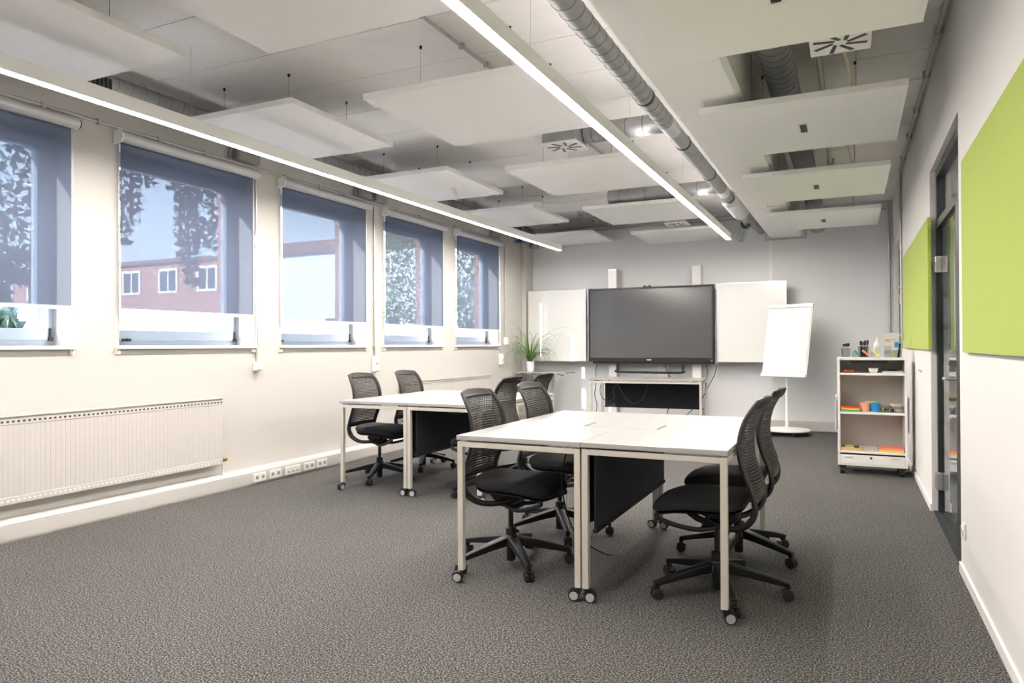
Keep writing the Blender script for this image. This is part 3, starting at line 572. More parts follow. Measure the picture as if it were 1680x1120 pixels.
def desk(label, loc, rotz=0, mirror=1, angs=(0.3, 2.2, 1.2, 4.0), group='white desks'):
    """desk 0.697 deep (local x from 0 to 0.697*mirror away from the seam side), 1.555 long in y"""
    r = thing('desk', label, 'desk', loc, rotz, group); D, L = 0.695 * mirror, 1.555
    def bx(mb, x0, x1, y0, y1, z0, z1): mb.box(min(x0 * mirror, x1 * mirror), max(x0 * mirror, x1 * mirror), y0, y1, z0, z1); return mb
    W = 0.695; lg = 0.031
    top = bx(MB(), 0.0015, W, 0, L, TZ - 0.024, TZ).build('desk_top', 'desk_white', r, bevel=0.002)
    zr = TZ - 0.033; rail = MB()
    i0, i1 = 0.004, W - 0.004
    for y0 in (0.004, L - 0.004 - lg): bx(MB(), i0 + lg, i1 - lg, y0, y0 + lg, zr - 0.027, zr).build('end_rail', 'frame_cream', r, bevel=0.0015)
    for x0 in (i0, i1 - lg): bx(MB(), x0, x0 + lg, 0.004 + lg, L - 0.004 - lg, zr - 0.027, zr).build('side_rail', 'frame_cream', r, bevel=0.0015)
    for x0 in (i0, i1 - 0.05):
        for y0 in (0.08, L - 0.13): bx(MB(), x0, x0 + 0.03, y0, y0 + 0.05, zr, TZ - 0.0242).build('spacer', 'bracket_black', r)
    k = 0
    for x0 in (i0, i1 - lg):
        for y0 in (0.004, L - 0.004 - lg):
            l = bx(MB(), x0, x0 + lg, y0, y0 + lg, 0.066, zr).build('leg', 'frame_cream', r, bevel=0.0015)
            h, w_, d = MB(), MB(), MB(); castor(h, w_, d, (x0 + lg / 2) * mirror, y0 + lg / 2, angs[k], 0.066)
            h.build('castor', 'black_plastic', l, True); w_.build('castor_wheel', 'rubber', l, True); d.build('hub_disc', 'hub_grey', l, True); k += 1
    # fabric modesty panel hung near the seam
    bx(MB(), 0.045, 0.055, 0.07, L - 0.07, 0.345, zr - 0.03).build('modesty_panel', 'panel_fabric', r)
    hem = bx(MB(), 0.040, 0.060, 0.06, L - 0.06, 0.325, 0.3445).build('hem_bar', 'panel_fabric', r)
    for y0 in (0.12, L - 0.16): bx(MB(), 0.047, 0.053, y0, y0 + 0.04, zr - 0.0295, TZ - 0.0242).build('panel_hanger', 'bracket_black', r)
    # cable flap let into the top
    f = bx(MB(), 0.055, 0.205, 0.66, 0.88, TZ + 0.0002, TZ + 0.0016).build('cable_flap', 'desk_white', r, bevel=0.0005)
    bx(MB(), 0.207, 0.222, 0.665, 0.875, TZ + 0.0002, TZ + 0.0010).build('brush_slot', 'bracket_black', r)
    return r
SX1, SX2 = -1.1915, -3.335
desk('white desk nearest the camera, right half of the front table', (SX1, 3.269, 0), 0, 1, (3.3, 3.0, 3.5, 2.2)); desk('white desk forming the left half of the front table', (SX1, 3.269, 0), 0, -1, (0.2, -0.2, 0.25, 0.7))
desk('white desk forming the right half of the window-side table', (SX2, 4.955, 0), 0, 1, (3.4, 2.9, 3.6, 5.0)); desk('white desk closest to the windows, left half of the window-side table', (SX2, 4.955, 0), 0, -1, (-0.1, 0.2, 1.4, 1.2))
d3 = desk('white desk standing alone under the big display', (-3.40, 10.27, 0), -PI / 2 + math.radians(4.0), 1, (0.3, 2.2, 1.2, 4.0))

# ------------------------------------------------------------------ office chairs
PROF = [(0.02, 0.372), (-0.05, 0.360), (-0.125, 0.372), (-0.185, 0.415), (-0.206, 0.475), (-0.190, 0.55), (-0.157, 0.635), (-0.136, 0.715), (-0.135, 0.795), (-0.154, 0.875), (-0.187, 0.938), (-0.222, 0.985)]
WID = [0.075, 0.13, 0.18, 0.205, 0.212, 0.215, 0.218, 0.219, 0.217, 0.212, 0.203, 0.180]
PS = catmull([(p[0], w_, p[1]) for p, w_ in zip(PROF, WID)], 8); NP = len(PS)
def back_pt(t, c):
    """t 0..1 along the back from under the seat to the top, c -1..1 across"""
    s = t * (NP - 1); i = min(int(s), NP - 2); f = s - i; p = PS[i].lerp(PS[i + 1], f)
    hollow = 0.045 * max(0.0, min(1.0, (p.z - 0.47) / 0.12)) * (1 - c * c)
    crown = 0.012 * (1 - c * c) if t > 0.97 else 0
    return Vector((p.x - hollow, p.y * c, p.z + crown))
def t_at(z):
    for i in range(NP - 1):
        if PS[i].z <= z <= PS[i + 1].z and i > 12: return (i + (z - PS[i].z) / (PS[i + 1].z - PS[i].z)) / (NP - 1)
    return 1.0
def make_chair(label):
    r = thing('office_chair', label, 'chair', group='black office chairs')
    t0, t1 = t_at(0.520), t_at(0.962)
    # perforated back: staggered horizontal slots
    nu, rows = 88, 67; mb = MB(); e = 0.865
    for j in range(rows + 1):
        for i in range(nu + 1): mb.v.append(tuple(back_pt(t0 + (t1 - t0) * (j - (0.12 if j % 2 == 0 and 0 < j < rows else -0.12 if j % 2 == 1 and j < rows else 0)) / rows, -e + 2 * e * i / nu)))
    for j in range(rows):
        for i in range(nu):
            if j % 2 == 1 and ((i + (j // 2 % 2) * 2) % 4) != 0 and 1 <= i < nu - 1 and 2 <= j < rows - 2: continue
            a = j * (nu + 1) + i; mb.f.append([a, a + 1, a + nu + 2, a + nu + 1])
    mb.build('backrest', 'back_mesh', r, True, solid=0.004)
    # frame around the back: two side bands that run down under the seat, top and lower cross bands
    fr = MB()
    for s in (-1, 1):
        n = 44; o = len(fr.v)
        for k in range(n + 1):
            t = 0.0 + 1.0 * k / n
            c0 = 0.86 if t > t0 else 0.86 - 0.02 * (t0 - t)
            wdt = 0.032 + 0.014 * max(0.0, min(1.0, (t0 + 0.06 - t) / 0.1))
            p1 = back_pt(t, s); hw = max(abs(p1.y), 0.05); p0 = back_pt(t, s * (1 - wdt / hw * (1.0 if t > t0 * 0.8 else 1.15)))
            fr.v += [tuple(p0), tuple(p1)]
        for k in range(n): fr.f.append([o + 2 * k, o + 2 * k + 1, o + 2 * k + 3, o + 2 * k + 2])
    for (ta, tb_) in ((t_at(0.948), 1.0), (t_at(0.498), t_at(0.530))):
        n, m = 16, 4; o = len(fr.v)
        for j in range(m + 1):
            for i in range(n + 1): fr.v.append(tuple(back_pt(ta + (tb_ - ta) * j / m, -0.87 + 1.74 * i / n)))
        for j in range(m):
            for i in range(n): a = o + j * (n + 1) + i; fr.f.append([a, a + 1, a + n + 2, a + n + 1])
    b = fr.build('back_frame', 'dark_plastic', r, True, solid=0.016); b.modifiers.new('bevel', 'BEVEL').width = 0.003
    for s in (-1, 1):
        q = MB(); q.tube([back_pt(t0 * 1.12 * k / 22, s * (1 - 0.016 / max(0.06, abs(back_pt(t0 * 1.12 * k / 22, 1).y)))) for k in range(23)], [0.013] * 20 + [0.012, 0.010, 0.008], 8, ry=[0.016] * 20 + [0.014, 0.012, 0.008]); q.build('back_arm', 'black_plastic', r, True)
    # cushion
    n = 40; cu = MB()
    lev = [(0.60, -0.030), (0.88, -0.028), (0.965, -0.018), (1.0, 0.0), (0.985, 0.016), (0.93, 0.027), (0.80, 0.030), (0.5, 0.024), (0.2, 0.021)]
    def z_of(x, y): return 0.482 - 0.046 * max(0, (x - 0.09) / 0.205) ** 2 + 0.012 * max(0, (-x - 0.03) / 0.13) ** 2 - 0.010 * (abs(y) / 0.23) ** 2
    for s_, dz in lev:
        for k in range(n):
            t = 2 * PI * k / n; cx = math.copysign(abs(math.cos(t)) ** 0.42, math.cos(t)); cy_ = math.copysign(abs(math.sin(t)) ** 0.42, math.sin(t))
            x = 0.066 + cx * 0.231 * s_; yv = cy_ * (0.232 - 0.012 * (-cx * 0.5 + 0.5)) * s_
            cu.v.append((x, yv, z_of(x, yv) + dz))
    m = len(lev)
    cu.f += [[i * n + k, i * n + (k + 1) % n, (i + 1) * n + (k + 1) % n, (i + 1) * n + k] for i in range(m - 1) for k in range(n)]
    cu.f += [list(range(n))[::-1], [(m - 1) * n + k for k in range(n)]]
    cu.build('seat', 'seat_fabric', r, True, ang=70)
    pan = MB(); 
    for s_, dz in ((0.55, -0.046), (0.9, -0.042), (0.955, -0.0305)):
        for k in range(n):
            t = 2 * PI * k / n; cx = math.copysign(abs(math.cos(t)) ** 0.42, math.cos(t)); cy_ = math.copysign(abs(math.sin(t)) ** 0.42, math.sin(t)); x = 0.066 + cx * 0.229 * s_; yv = cy_ * 0.226 * s_
            pan.v.append((x, yv, z_of(x, yv) + dz))
    pan.f += [[i * n + k, i * n + (k + 1) % n, (i + 1) * n + (k + 1) % n, (i + 1) * n + k] for i in range(2) for k in range(n)] + [list(range(n))[::-1]]
    pan.build('seat_pan', 'black_plastic', r, True)
    # mechanism, rods
    me = MB(); me.prism([(-0.115, 0.395), (-0.06, 0.335), (0.03, 0.318), (0.075, 0.33), (0.06, 0.36), (0.035, 0.425), (-0.06, 0.43)], -0.048, 0.048); me.build('mechanism', 'black_plastic', r, bevel=0.008)
    for s in (-1, 1):
        q = MB(); q.tube(catmull([(-0.02, 0.05 * s, 0.345), (0.07, 0.10 * s, 0.332), (0.17, 0.155 * s, 0.356), (0.245, 0.178 * s, 0.385), (0.266, 0.180 * s, 0.398), (0.252, 0.178 * s, 0.415)], 5), 0.0085, 8, ry=0.012); q.build('support_arm', 'black_plastic', r, True)
        q = MB(); q.tube([(0.0, 0.045 * s, 0.335), (0.09, 0.075 * s, 0.375), (0.16, 0.10 * s, 0.432)], 0.007, 8); q.build('support_rod', 'black_plastic', r, True)
    q = MB().cyl((0, 0, 0.2), (0, 0, 0.32), 0.0145, n=16); q.build('gas_spring', 'black_plastic', r, True)
    q = MB().lathe([(0.024, 0.02), (0.026, 0.025), (0.026, 0.17), (0.030, 0.172), (0.030, 0.205), (0.022, 0.21)], 20); q.build('column', 'black_plastic', r, True)
    q = MB().lathe([(0.045, 0.105), (0.055, 0.115), (0.052, 0.150), (0.036, 0.168)], 20); q.build('hub', 'black_plastic', r, True)
    # one star arm with castor, repeated five times
    for k in range(5):
        a = 2 * PI * k / 5
        if k == 0:
            q = MB(); n = 8; o = []
            for i in range(n + 1):
                f = i / n; x = 0.035 + 0.308 * f; hw = 0.030 - 0.013 * f; zt = 0.160 - 0.070 * f ** 1.15; hb = 0.052 - 0.026 * f
                q.v += [(x, -hw, zt - 0.004), (x, -hw * 0.55, zt), (x, hw * 0.55, zt), (x, hw, zt - 0.004), (x, hw * 0.8, zt - hb), (x, -hw * 0.8, zt - hb)]
            for i in range(n):
                for j in range(6): q.f.append([i * 6 + j, i * 6 + (j + 1) % 6, (i + 1) * 6 + (j + 1) % 6, (i + 1) * 6 + j])
            q.f += [[0, 1, 2, 3, 4, 5], [n * 6 + j for j in range(6)][::-1]]
            q.box(0.321, 0.345, -0.012, 0.012, 0.055, 0.075)
            leg = q.build('star_leg', 'black_plastic', r, True, bevel=0.002)
            w_ = MB(); cx = 0.346
            for s in (-1, 1): w_.cyl((cx - 0.012, s * 0.0055, 0.0275), (cx - 0.012, s * 0.024, 0.0275), 0.0274, n=18)
            cs = w_.build('castor_wheels', 'rubber', leg, True, bevel=0.003)
            h = MB(); h.box(cx - 0.022, cx + 0.004, -0.005, 0.005, 0.02, 0.054); h.prism([(cx - 0.046, 0.032), (cx - 0.038, 0.05), (cx - 0.012, 0.0585), (cx + 0.012, 0.054), (cx + 0.012, 0.0505), (cx - 0.012, 0.0553), (cx - 0.036, 0.046)], -0.022, 0.022); hb = h.build('castor_hood', 'black_plastic', leg, True)
            first = (leg, cs, hb)
        else:
            l2 = share(first[0], r); l2.rotation_euler = (0, 0, a); share(first[1], l2); share(first[2], l2)
    return r
CH = [(-1.77, 3.69, 0.0, 24, 'black mesh chair nearest the camera on the left side of the front table'),
      (-1.77, 4.45, 0.0, 12, 'black mesh chair on the left side of the front table, farther from the camera'),
      (-0.615, 3.688, PI, 4, 'black mesh chair on the right side of the front table, nearest the camera'),
      (-0.609, 4.404, PI, -25, 'black mesh chair farther back on the right side of the front table'),
      (-4.01, 5.509, 0.0, 2, 'black mesh chair by the window wall at the near end of the window-side table'),
      (-4.0, 6.25, 0.0, 10, 'black mesh chair by the window wall at the far end of the window-side table'),
      (-2.755, 5.34, PI, 20, 'black mesh chair between the two tables, facing the windows, nearer the camera'),
      (-2.755, 6.04, PI, 175, 'black mesh chair facing the windows, second from the camera, below the plant')]
ch0 = make_chair(CH[0][4])
def chair_turn(c, i):
    # the five-star base swivels apart from the seat: turn its legs to the photographed angle
    x, y_, rz, base, lb = CH[i]; k = 0
    for ch in c.children:
        if ch.name.startswith('star_leg'): ch.rotation_euler = (0, 0, math.radians(base) - rz + 2 * PI * k / 5); k += 1
for i in range(1, 8): chair_turn(dup(ch0, (CH[i][0], CH[i][1], 0), CH[i][2], CH[i][4]), i)
ch0.location = (CH[0][0], CH[0][1], 0); ch0.rotation_euler = (0, 0, CH[0][2]); chair_turn(ch0, 0)
# cables under the tables
def cable(name, label, pts, r=0.004, m='black_plastic', group=None):
    return tag(MB().tube(catmull(pts, 6), r, 6).build(name, m, smooth=True), label, 'cable', group)
cable('power_cable', 'black cable hanging in loops under the front table near the left chairs', [(-1.37, 3.85, 0.71), (-1.39, 3.83, 0.60), (-1.38, 3.86, 0.45), (-1.32, 3.92, 0.41), (-1.29, 4.02, 0.50), (-1.30, 3.98, 0.62), (-1.34, 3.94, 0.56), (-1.32, 4.03, 0.44), (-1.30, 4.10, 0.5), (-1.31, 4.15, 0.70)])
cable('power_cable', 'black cable drooping from the front table top down to the carpet', [(-1.38, 3.60, 0.715), (-1.41, 3.58, 0.55), (-1.40, 3.60, 0.38), (-1.36, 3.66, 0.22), (-1.30, 3.82, 0.10), (-1.26, 3.98, 0.03), (-1.25, 4.15, 0.006)])
cable('power_cable', 'short black cable sagging under the right half of the front table', [(-1.10, 4.0, 0.716), (-1.04, 4.05, 0.69), (-0.96, 4.1, 0.685), (-0.90, 4.12, 0.716)])
cable('power_cable', 'black cable curving against the panel of the window-side table', [(-3.26, 5.35, 0.714), (-3.262, 5.5, 0.66), (-3.262, 5.7, 0.62), (-3.262, 5.9, 0.65), (-3.26, 6.0, 0.714)])

# ------------------------------------------------------------------ display wall
tv = thing('interactive_display', 'large dark wall display with black frame between the whiteboards', 'display', (-2.825, 10.86, 0.99))
MB().box(-0.985, 0.985, 0.022, 0.10, 0.0, 1.162).build('case', 'bezel', tv, bevel=0.006)
q = MB(); q.box(-0.985, 0.985, 0.0, 0.0218, 0.0, 0.062); q.box(-0.985, 0.985, 0.0, 0.0218, 1.132, 1.162); q.box(-0.985, -0.957, 0.0, 0.0218, 0.0622, 1.1318); q.box(0.957, 0.985, 0.0, 0.0218, 0.0622, 1.1318)
q.build('bezel_frame', 'bezel', tv, bevel=0.003)
MB().box(-0.9568, 0.9568, 0.008, 0.0215, 0.0622, 1.1318).build('screen', 'screen', tv)
MB().box(-0.033, 0.037, -0.0008, -0.0001, 0.022, 0.036).build('nameplate', 'plastic_white', tv); MB().cyl((0.955, -0.0001, 0.022), (0.955, -0.0012, 0.022), 0.011, n=12).build('sticker', 'orange', tv)
MB().box(-0.92, 0.985, 0.03, 0.09, -0.035, -0.0005).build('soundbar', 'bezel', tv)
q = MB()
for sx_ in (-0.02, 0.06): q.cyl((-0.05 + sx_, 0.02, 1.1625), (-0.05 + sx_, 0.03, 1.185), 0.014, n=12)
q.box(-0.09, 0.04, 0.015, 0.04, 1.1622, 1.17); q.build('webcam', 'bezel', tv)
q = MB()
q.tube(catmull([(-0.55, 0.02, -0.15), (-0.50, 0.0, -0.162), (-0.40, -0.01, -0.165), (0.0, -0.012, -0.165), (0.40, -0.01, -0.165), (0.50, 0.0, -0.162), (0.55, 0.02, -0.15)], 4), 0.013, 8, ry=0.018)
for sx_ in (-1, 1): q.box(sx_ * 0.515 - 0.014, sx_ * 0.515 + 0.014, 0.015, 0.05, -0.155, -0.0355)
q.build('shelf_bracket', 'bezel', tv, True)
def whiteboard(x0, x1, label):
    r = thing('whiteboard', label, 'whiteboard', ((x0 + x1) / 2, 10.90, 0.99), group='whiteboards beside the display'); a = (x1 - x0) / 2; H = 1.176
    MB().box(-a + 0.012, a - 0.012, 0.004, 0.022, 0.012, H - 0.012).build('board', 'whiteboard', r)
    q = MB(); q.box(-a, a, 0, 0.026, 0, 0.0118); q.box(-a, a, 0, 0.026, H - 0.0118, H); q.box(-a, -a + 0.0118, 0, 0.026, 0.012, H - 0.012); q.box(a - 0.0118, a, 0, 0.026, 0.012, H - 0.012); q.build('frame', 'alu_silver', r)
    MB().box(-a + 0.05, a - 0.05, -0.025, -0.0005, 0.0, 0.008).build('pen_ledge', 'alu_silver', r)
    MB().box(-a + 0.1, a - 0.1, 0.0265, 0.27, 0.55, 0.62).build('wall_bracket', 'alu_silver', r)
    return r
wb1 = whiteboard(-4.895, -3.865, 'whiteboard left of the display, behind the plant'); wb2 = whiteboard(-1.785, -0.825, 'whiteboard right of the display, behind the flip chart')
for k, x in enumerate((-3.45, -2.12)):
    r = thing('support_column', 'pale column on the end wall behind the %s side of the display' % ('left', 'right')[k], 'column', (x, 11.075, 0), group='board support columns')
    MB().box(-0.07, 0.07, -0.075, 0.09, 0.0, 2.47).build('post', 'alu_silver', r, bevel=0.004); MB().box(-0.062, 0.062, -0.0795, -0.0755, 0.02, 2.455).build('cover', 'plastic_white', r)
    MB().box(-0.055, 0.055, -0.114, -0.08, 1.25, 1.9).build('mounting_plate', 'bracket_black', r)
# hinge posts between display and boards
for k, x in enumerate((-3.838, -1.798)):
    tag(MB().box(x - 0.012, x + 0.012, 10.93, 11.16, 0.99, 2.19).build('hinge_post', 'alu_silver', bevel=0.003), 'slim silver hinge post at the %s edge of the display' % ('left', 'right')[k], 'post', 'hinge posts')
cable('display_cable', 'black cable dropping from the left end of the display', [(-3.70, 10.93, 0.945), (-3.715, 10.93, 0.8), (-3.72, 10.95, 0.62), (-3.74, 10.95, 0.45), (-3.72, 11.0, 0.3), (-3.74, 11.02, 0.15)], 0.006)
cable('display_cable', 'black cable running from the right end of the display down past the desk', [(-1.81, 10.93, 0.945), (-1.84, 10.9, 0.8), (-1.93, 10.88, 0.62), (-2.02, 10.9, 0.45), (-2.15, 10.95, 0.3), (-2.3, 11.02, 0.15)], 0.006)
cable('display_cable', 'short black cable behind the bracket under the display', [(-2.60, 10.93, 0.945), (-2.56, 10.93, 0.85), (-2.50, 10.94, 0.70), (-2.52, 11.0, 0.4), (-2.6, 11.03, 0.15)], 0.006)
cable('display_cable', 'curled black cable under the right corner of the display', [(-1.98, 10.93, 0.945), (-1.95, 10.92, 0.88), (-1.955, 10.92, 0.78), (-1.98, 10.95, 0.6), (-1.99, 11.0, 0.3)], 0.005)
ps = thing('wall_outlet', 'white outlet duct on the end wall under the display', 'socket', (-2.68, YB - 0.03, 0.62))
MB().box(-0.075, 0.085, -0.02, 0.03, 0, 0.42).build('duct', 'plastic_white', ps, bevel=0.004); MB().box(-0.06, 0.06, -0.028, -0.0202, 0.25, 0.40).build('plate', 'plastic_white', ps, bevel=0.003)
for z in (0.07, 0.33): MB().cyl((0, -0.03 if z > 0.2 else -0.0202, z), (0, -0.034 if z > 0.2 else -0.026, z), 0.02, n=16).build('outlet', 'plastic_ivory', ps)
# cable bundle hung on the display desk
cable('hanging_cable', 'coiled black cable hanging on the panel of the desk under the display', [(-3.17, 9.56, 0.70), (-3.18, 9.55, 0.6), (-3.14, 9.55, 0.50), (-3.06, 9.56, 0.47), (-2.98, 9.56, 0.52), (-3.0, 9.57, 0.64), (-2.93, 9.58, 0.70), (-2.88, 9.58, 0.60), (-2.78, 9.59, 0.47), (-2.66, 9.60, 0.45), (-2.57, 9.61, 0.55), (-2.52, 9.62, 0.70)], 0.005)

# ------------------------------------------------------------------ flip chart
fc = thing('flip_chart', 'white flip chart on a round wheeled foot by the end wall', 'flip chart', (-0.80, 10.50, 0), math.radians(-20))
q = MB().lathe([(0.30, 0.062), (0.305, 0.07), (0.30, 0.082), (0.12, 0.096), (0.03, 0.10)], 40); q.build('foot', 'plastic_white', fc, True)
q = MB()
for k in range(5):
    a = 2 * PI * k / 5 + 0.4; x, y_ = 0.25 * math.cos(a), 0.25 * math.sin(a); m = MB().cyl((x - 0.012, y_, 0.026), (x + 0.012, y_, 0.026), 0.0255, n=14); m.cyl((x, y_, 0.04), (x, y_, 0.063), 0.01, n=8); m.build('castor', 'navy', fc, True)
MB().cyl((0, 0, 0.095), (0, 0, 1.0), 0.022, n=20).build('pole', 'plastic_white', fc, True)
B = Matrix.Translation((0, -0.10, 0.80)) @ Matrix.Rotation(math.radians(-14), 4, 'X')
q = MB(); q.box(-0.315, 0.315, 0.0, 0.018, 0.0, 1.03, B); q.build('board', 'plastic_white', fc, bevel=0.003)
q = MB(); q.box(-0.30, 0.30, -0.008, -0.0005, 0.045, 0.985, B); q.build('paper_pad', 'paper', fc)
q = MB(); q.box(-0.318, 0.318, -0.022, 0.022, 0.988, 1.035, B); q.build('clamp_bar', 'alu_silver', fc, bevel=0.004)
q = MB(); q.box(-0.315, 0.315, -0.035, -0.0005, 0.0, 0.042, B); q.build('pen_tray', 'plastic_white', fc, bevel=0.003)
q = MB(); q.box(-0.03, 0.05, -0.0088, -0.0082, 0.062, 0.07, B); q.box(0.17, 0.25, -0.0088, -0.0082, 0.060, 0.066, B); q.box(0.255, 0.28, -0.0088, -0.0082, 0.058, 0.072, B); q.box(-0.275, -0.24, -0.0088, -0.0082, 0.064, 0.076, B); q.build('printed_footer', 'print_grey', fc)
q = MB(); q.box(-0.05, 0.05, 0.0185, 0.06, 0.10, 0.30, B); q.build('bracket', 'alu_silver', fc)

# ------------------------------------------------------------------ mobile supply cabinet
cb = thing('mobile_cabinet', 'white wheeled supply cabinet against the corridor wall', 'cabinet', (-0.118, 7.57, 0)); CW, CD = 0.594, 0.42
z0, z1, th = 0.085, 1.12, 0.022
q = MB(); q.box(0, th, 0, CD, z0, z1 - 0.024); q.build('side_panel', 'cabinet_white', cb, bevel=0.002); q = MB(); q.box(CW - th, CW, 0, CD, z0, z1 - 0.024); q.build('side_panel', 'cabinet_white', cb, bevel=0.002)
MB().box(-0.002, CW + 0.002, -0.002, CD, z1 - 0.0238, z1).build('top_panel', 'cabinet_white', cb, bevel=0.002); MB().box(th, CW - th, CD - 0.014, CD - 0.002, z0, z1 - 0.025).build('back_panel', 'cabinet_back', cb)
SH = (0.952, 0.578, 0.205)
for k, z in enumerate(SH): MB().box(th + 0.0005, CW - th - 0.0005, 0.002, CD - 0.0145, z - 0.001, z + 0.021).build('shelf', 'cabinet_white', cb, bevel=0.0015)
MB().box(th + 0.0005, CW - th - 0.0005, 0.0, CD - 0.0145, z0, z0 + 0.016).build('bottom_panel', 'cabinet_white', cb)
dw = MB().box(th + 0.002, CW - th - 0.002, -0.003, 0.014, z0 + 0.017, 0.188).build('drawer', 'cabinet_white', cb, bevel=0.0015)
for x in (0.062, CW - 0.062 - 0.075): MB().prism([(x, 0.160), (x + 0.075, 0.160), (x + 0.07, 0.172), (x + 0.005, 0.172)], -0.012, -0.0032).build('handle', 'alu_silver', dw)
MB().cyl((CW / 2 - 0.01, -0.0032, 0.165), (CW / 2 - 0.01, -0.013, 0.165), 0.011, n=12).build('lock', 'bracket_black', dw, True)
for k, (x, y_) in enumerate(((0.04, 0.04), (CW - 0.05, 0.04), (0.04, CD - 0.05), (CW - 0.05, CD - 0.05))):
    q = MB().cyl((x - 0.02, y_, 0.034), (x + 0.02, y_, 0.034), 0.0335, n=18); q.box(x - 0.03, x + 0.035, y_ - 0.03, y_ + 0.03, 0.068, 0.0845); q.build('castor', 'rubber', cb, True)
q = MB().prism([(0.10, z1 - 0.026), (0.44, z1 - 0.026), (0.42, z1 - 0.05), (0.40, z1 - 0.054), (0.14, z1 - 0.054), (0.12, z1 - 0.05)], 0.01, 0.3); q.build('pencil_tray', 'bezel', cb)
for s, x in ((-1, -0.001), (1, CW + 0.001)):
    q = MB(); q.box(min(x, x + s * 0.008), max(x, x + s * 0.008), 0.05, 0.34, 0.42, 0.70); q.build('side_rack', 'bracket_black', cb); q = MB(); q.box(min(x + s * 0.0085, x + s * 0.020), max(x + s * 0.0085, x + s * 0.020), 0.04, 0.34, 0.41, 0.74); q.build('hanging_board', 'paper', cb)
q = MB(); q.box(-0.024, -0.0005, 0.02, 0.032, 0.958, 0.968); q.box(-0.024, -0.018, 0.02, 0.032, 0.94, 0.968); q.build('side_hook', 'alu_silver', cb)
for z in (0.86, 0.66, 0.45, 0.35): MB().cyl((CW - th - 0.0002, 0.06, z), (CW - th - 0.002, 0.06, z), 0.003, n=8).build('peg_hole', 'dark_plastic', cb)
MB().box(0.02, 0.045, -0.0032, -0.0021, z1 - 0.017, z1 - 0.008).build('nameplate', 'print_grey', cb)
CX, CY = -0.118, 7.57
def px2x(u): return CX + (u - 1373.5) / (1488 - 1373.5) * CW
# things on the cabinet top
def cup(x, y_, z, r, h, label, pens, pm, name='pen_cup'):
    t = thing(name, label, 'pen cup', (x, y_, z), group='cups on the supply cabinet')
    MB().lathe([(r * 0.9, 0.0), (r, h), (r - 0.002, h), (r * 0.9 - 0.002, 0.003)], 20, cap0=True, cap1=True).build('cup', 'clear_plastic', t, True)
    q = MB().lathe([(r + 0.0005, h * 0.93), (r + 0.002, h * 0.95), (r + 0.002, h), (r + 0.0005, h)], 20, cap0=False, cap1=False); q.build('rim', 'alu_silver', t, True)
    for k in range(pens):
        a = k * 2.4; rr = r * 0.6 * math.sqrt((k + 0.5) / pens); bx_, by = rr * 0.8 * math.cos(a), rr * 0.8 * math.sin(a); tx, ty = rr * 1.3 * math.cos(a + 0.5), rr * 1.3 * math.sin(a + 0.5)
        q = MB().cyl((bx_, by, 0.006), (tx, ty, h * 1.12), 0.0055 if pm == 'bk' else 0.008, n=8); q.build('pen', 'alu_silver' if pm == 'bk' else 'dark_plastic', t, True)
        q = MB().cyl((tx, ty, h * 1.12), (tx * 1.06, ty * 1.06, h * (1.32 + 0.06 * (k % 3))), 0.0075 if pm == 'bk' else 0.009, n=8); q.build('pen_cap', ('bezel' if pm == 'bk' else ('bezel', 'dark_plastic', 'bracket_black')[k % 3]), t, True)
cup(px2x(1388), CY + 0.13, z1 + 0.0005, 0.042, 0.095, 'clear cup of black-capped pens on the cabinet, left end', 9, 'bk'); cup(px2x(1418.5), CY + 0.2, z1 + 0.0005, 0.05, 0.115, 'cup of thick dark markers in the middle of the cabinet top', 7, 'mk')
def wedge(x, label, m, wide):
    t = thing('sticky_note_stand', label, 'note holder', (x, CY + 0.06, z1 + 0.0005), group='note stands on the cabinet')
    q = MB().prism([(-wide / 2, 0), (wide / 2, 0), (wide / 2, 0.006), (-wide / 2 + 0.015, 0.06), (-wide / 2, 0.058)], -0.03, 0.03); q.build('stand', 'clear_plastic', t)
    q = MB().prism([(-wide / 2 + 0.016, 0.0605), (wide / 2 - 0.004, 0.0085), (wide / 2 + 0.002, 0.014), (-wide / 2 + 0.034, 0.072), (-wide / 2 + 0.02, 0.070)], -0.028, 0.028); q.build('notes', m, t)
wedge(px2x(1405), 'teal sticky notes on a clear stand', 'teal', 0.07); wedge(px2x(1420), 'coral red sticky notes on a clear stand', 'coral', 0.085); wedge(px2x(1436), 'yellow sticky notes on a clear stand', 'yellow', 0.075)
bt = thing('cleaner_bottle', 'white squeeze bottle with pointed cap on the cabinet top', 'bottle', (px2x(1441), CY + 0.22, z1 + 0.0005))
MB().lathe([(0.026, 0), (0.028, 0.004), (0.028, 0.125), (0.024, 0.14), (0.012, 0.15)], 20).build('bottle_body', 'pot_white', bt, True); MB().lathe([(0.013, 0.1502), (0.013, 0.165), (0.007, 0.172), (0.0045, 0.2), (0.003, 0.203)], 14).build('cap', 'pot_white', bt, True); MB().box(-0.018, 0.018, -0.0292, -0.0284, 0.03, 0.105).build('bottle_label', 'paper', bt)
for k in range(5): MB().box(-0.015, 0.015 - 0.004 * (k % 2), -0.0298, -0.0293, 0.04 + k * 0.012, 0.043 + k * 0.012).build('label_text', 'print_grey', bt)
bh = thing('brochure_holder', 'clear holder with printed brochures at the right end of the cabinet top', 'brochure holder', (px2x(1466), CY + 0.18, z1 + 0.0005))
MB().box(-0.07, 0.07, -0.05, 0.05, 0, 0.006).build('base', 'clear_plastic', bh); q = MB(); q.box(-0.07, 0.07, -0.05, -0.047, 0.0062, 0.07); q.build('front_lip', 'clear_plastic', bh)
T = Matrix.Rotation(0.12, 4, 'X')
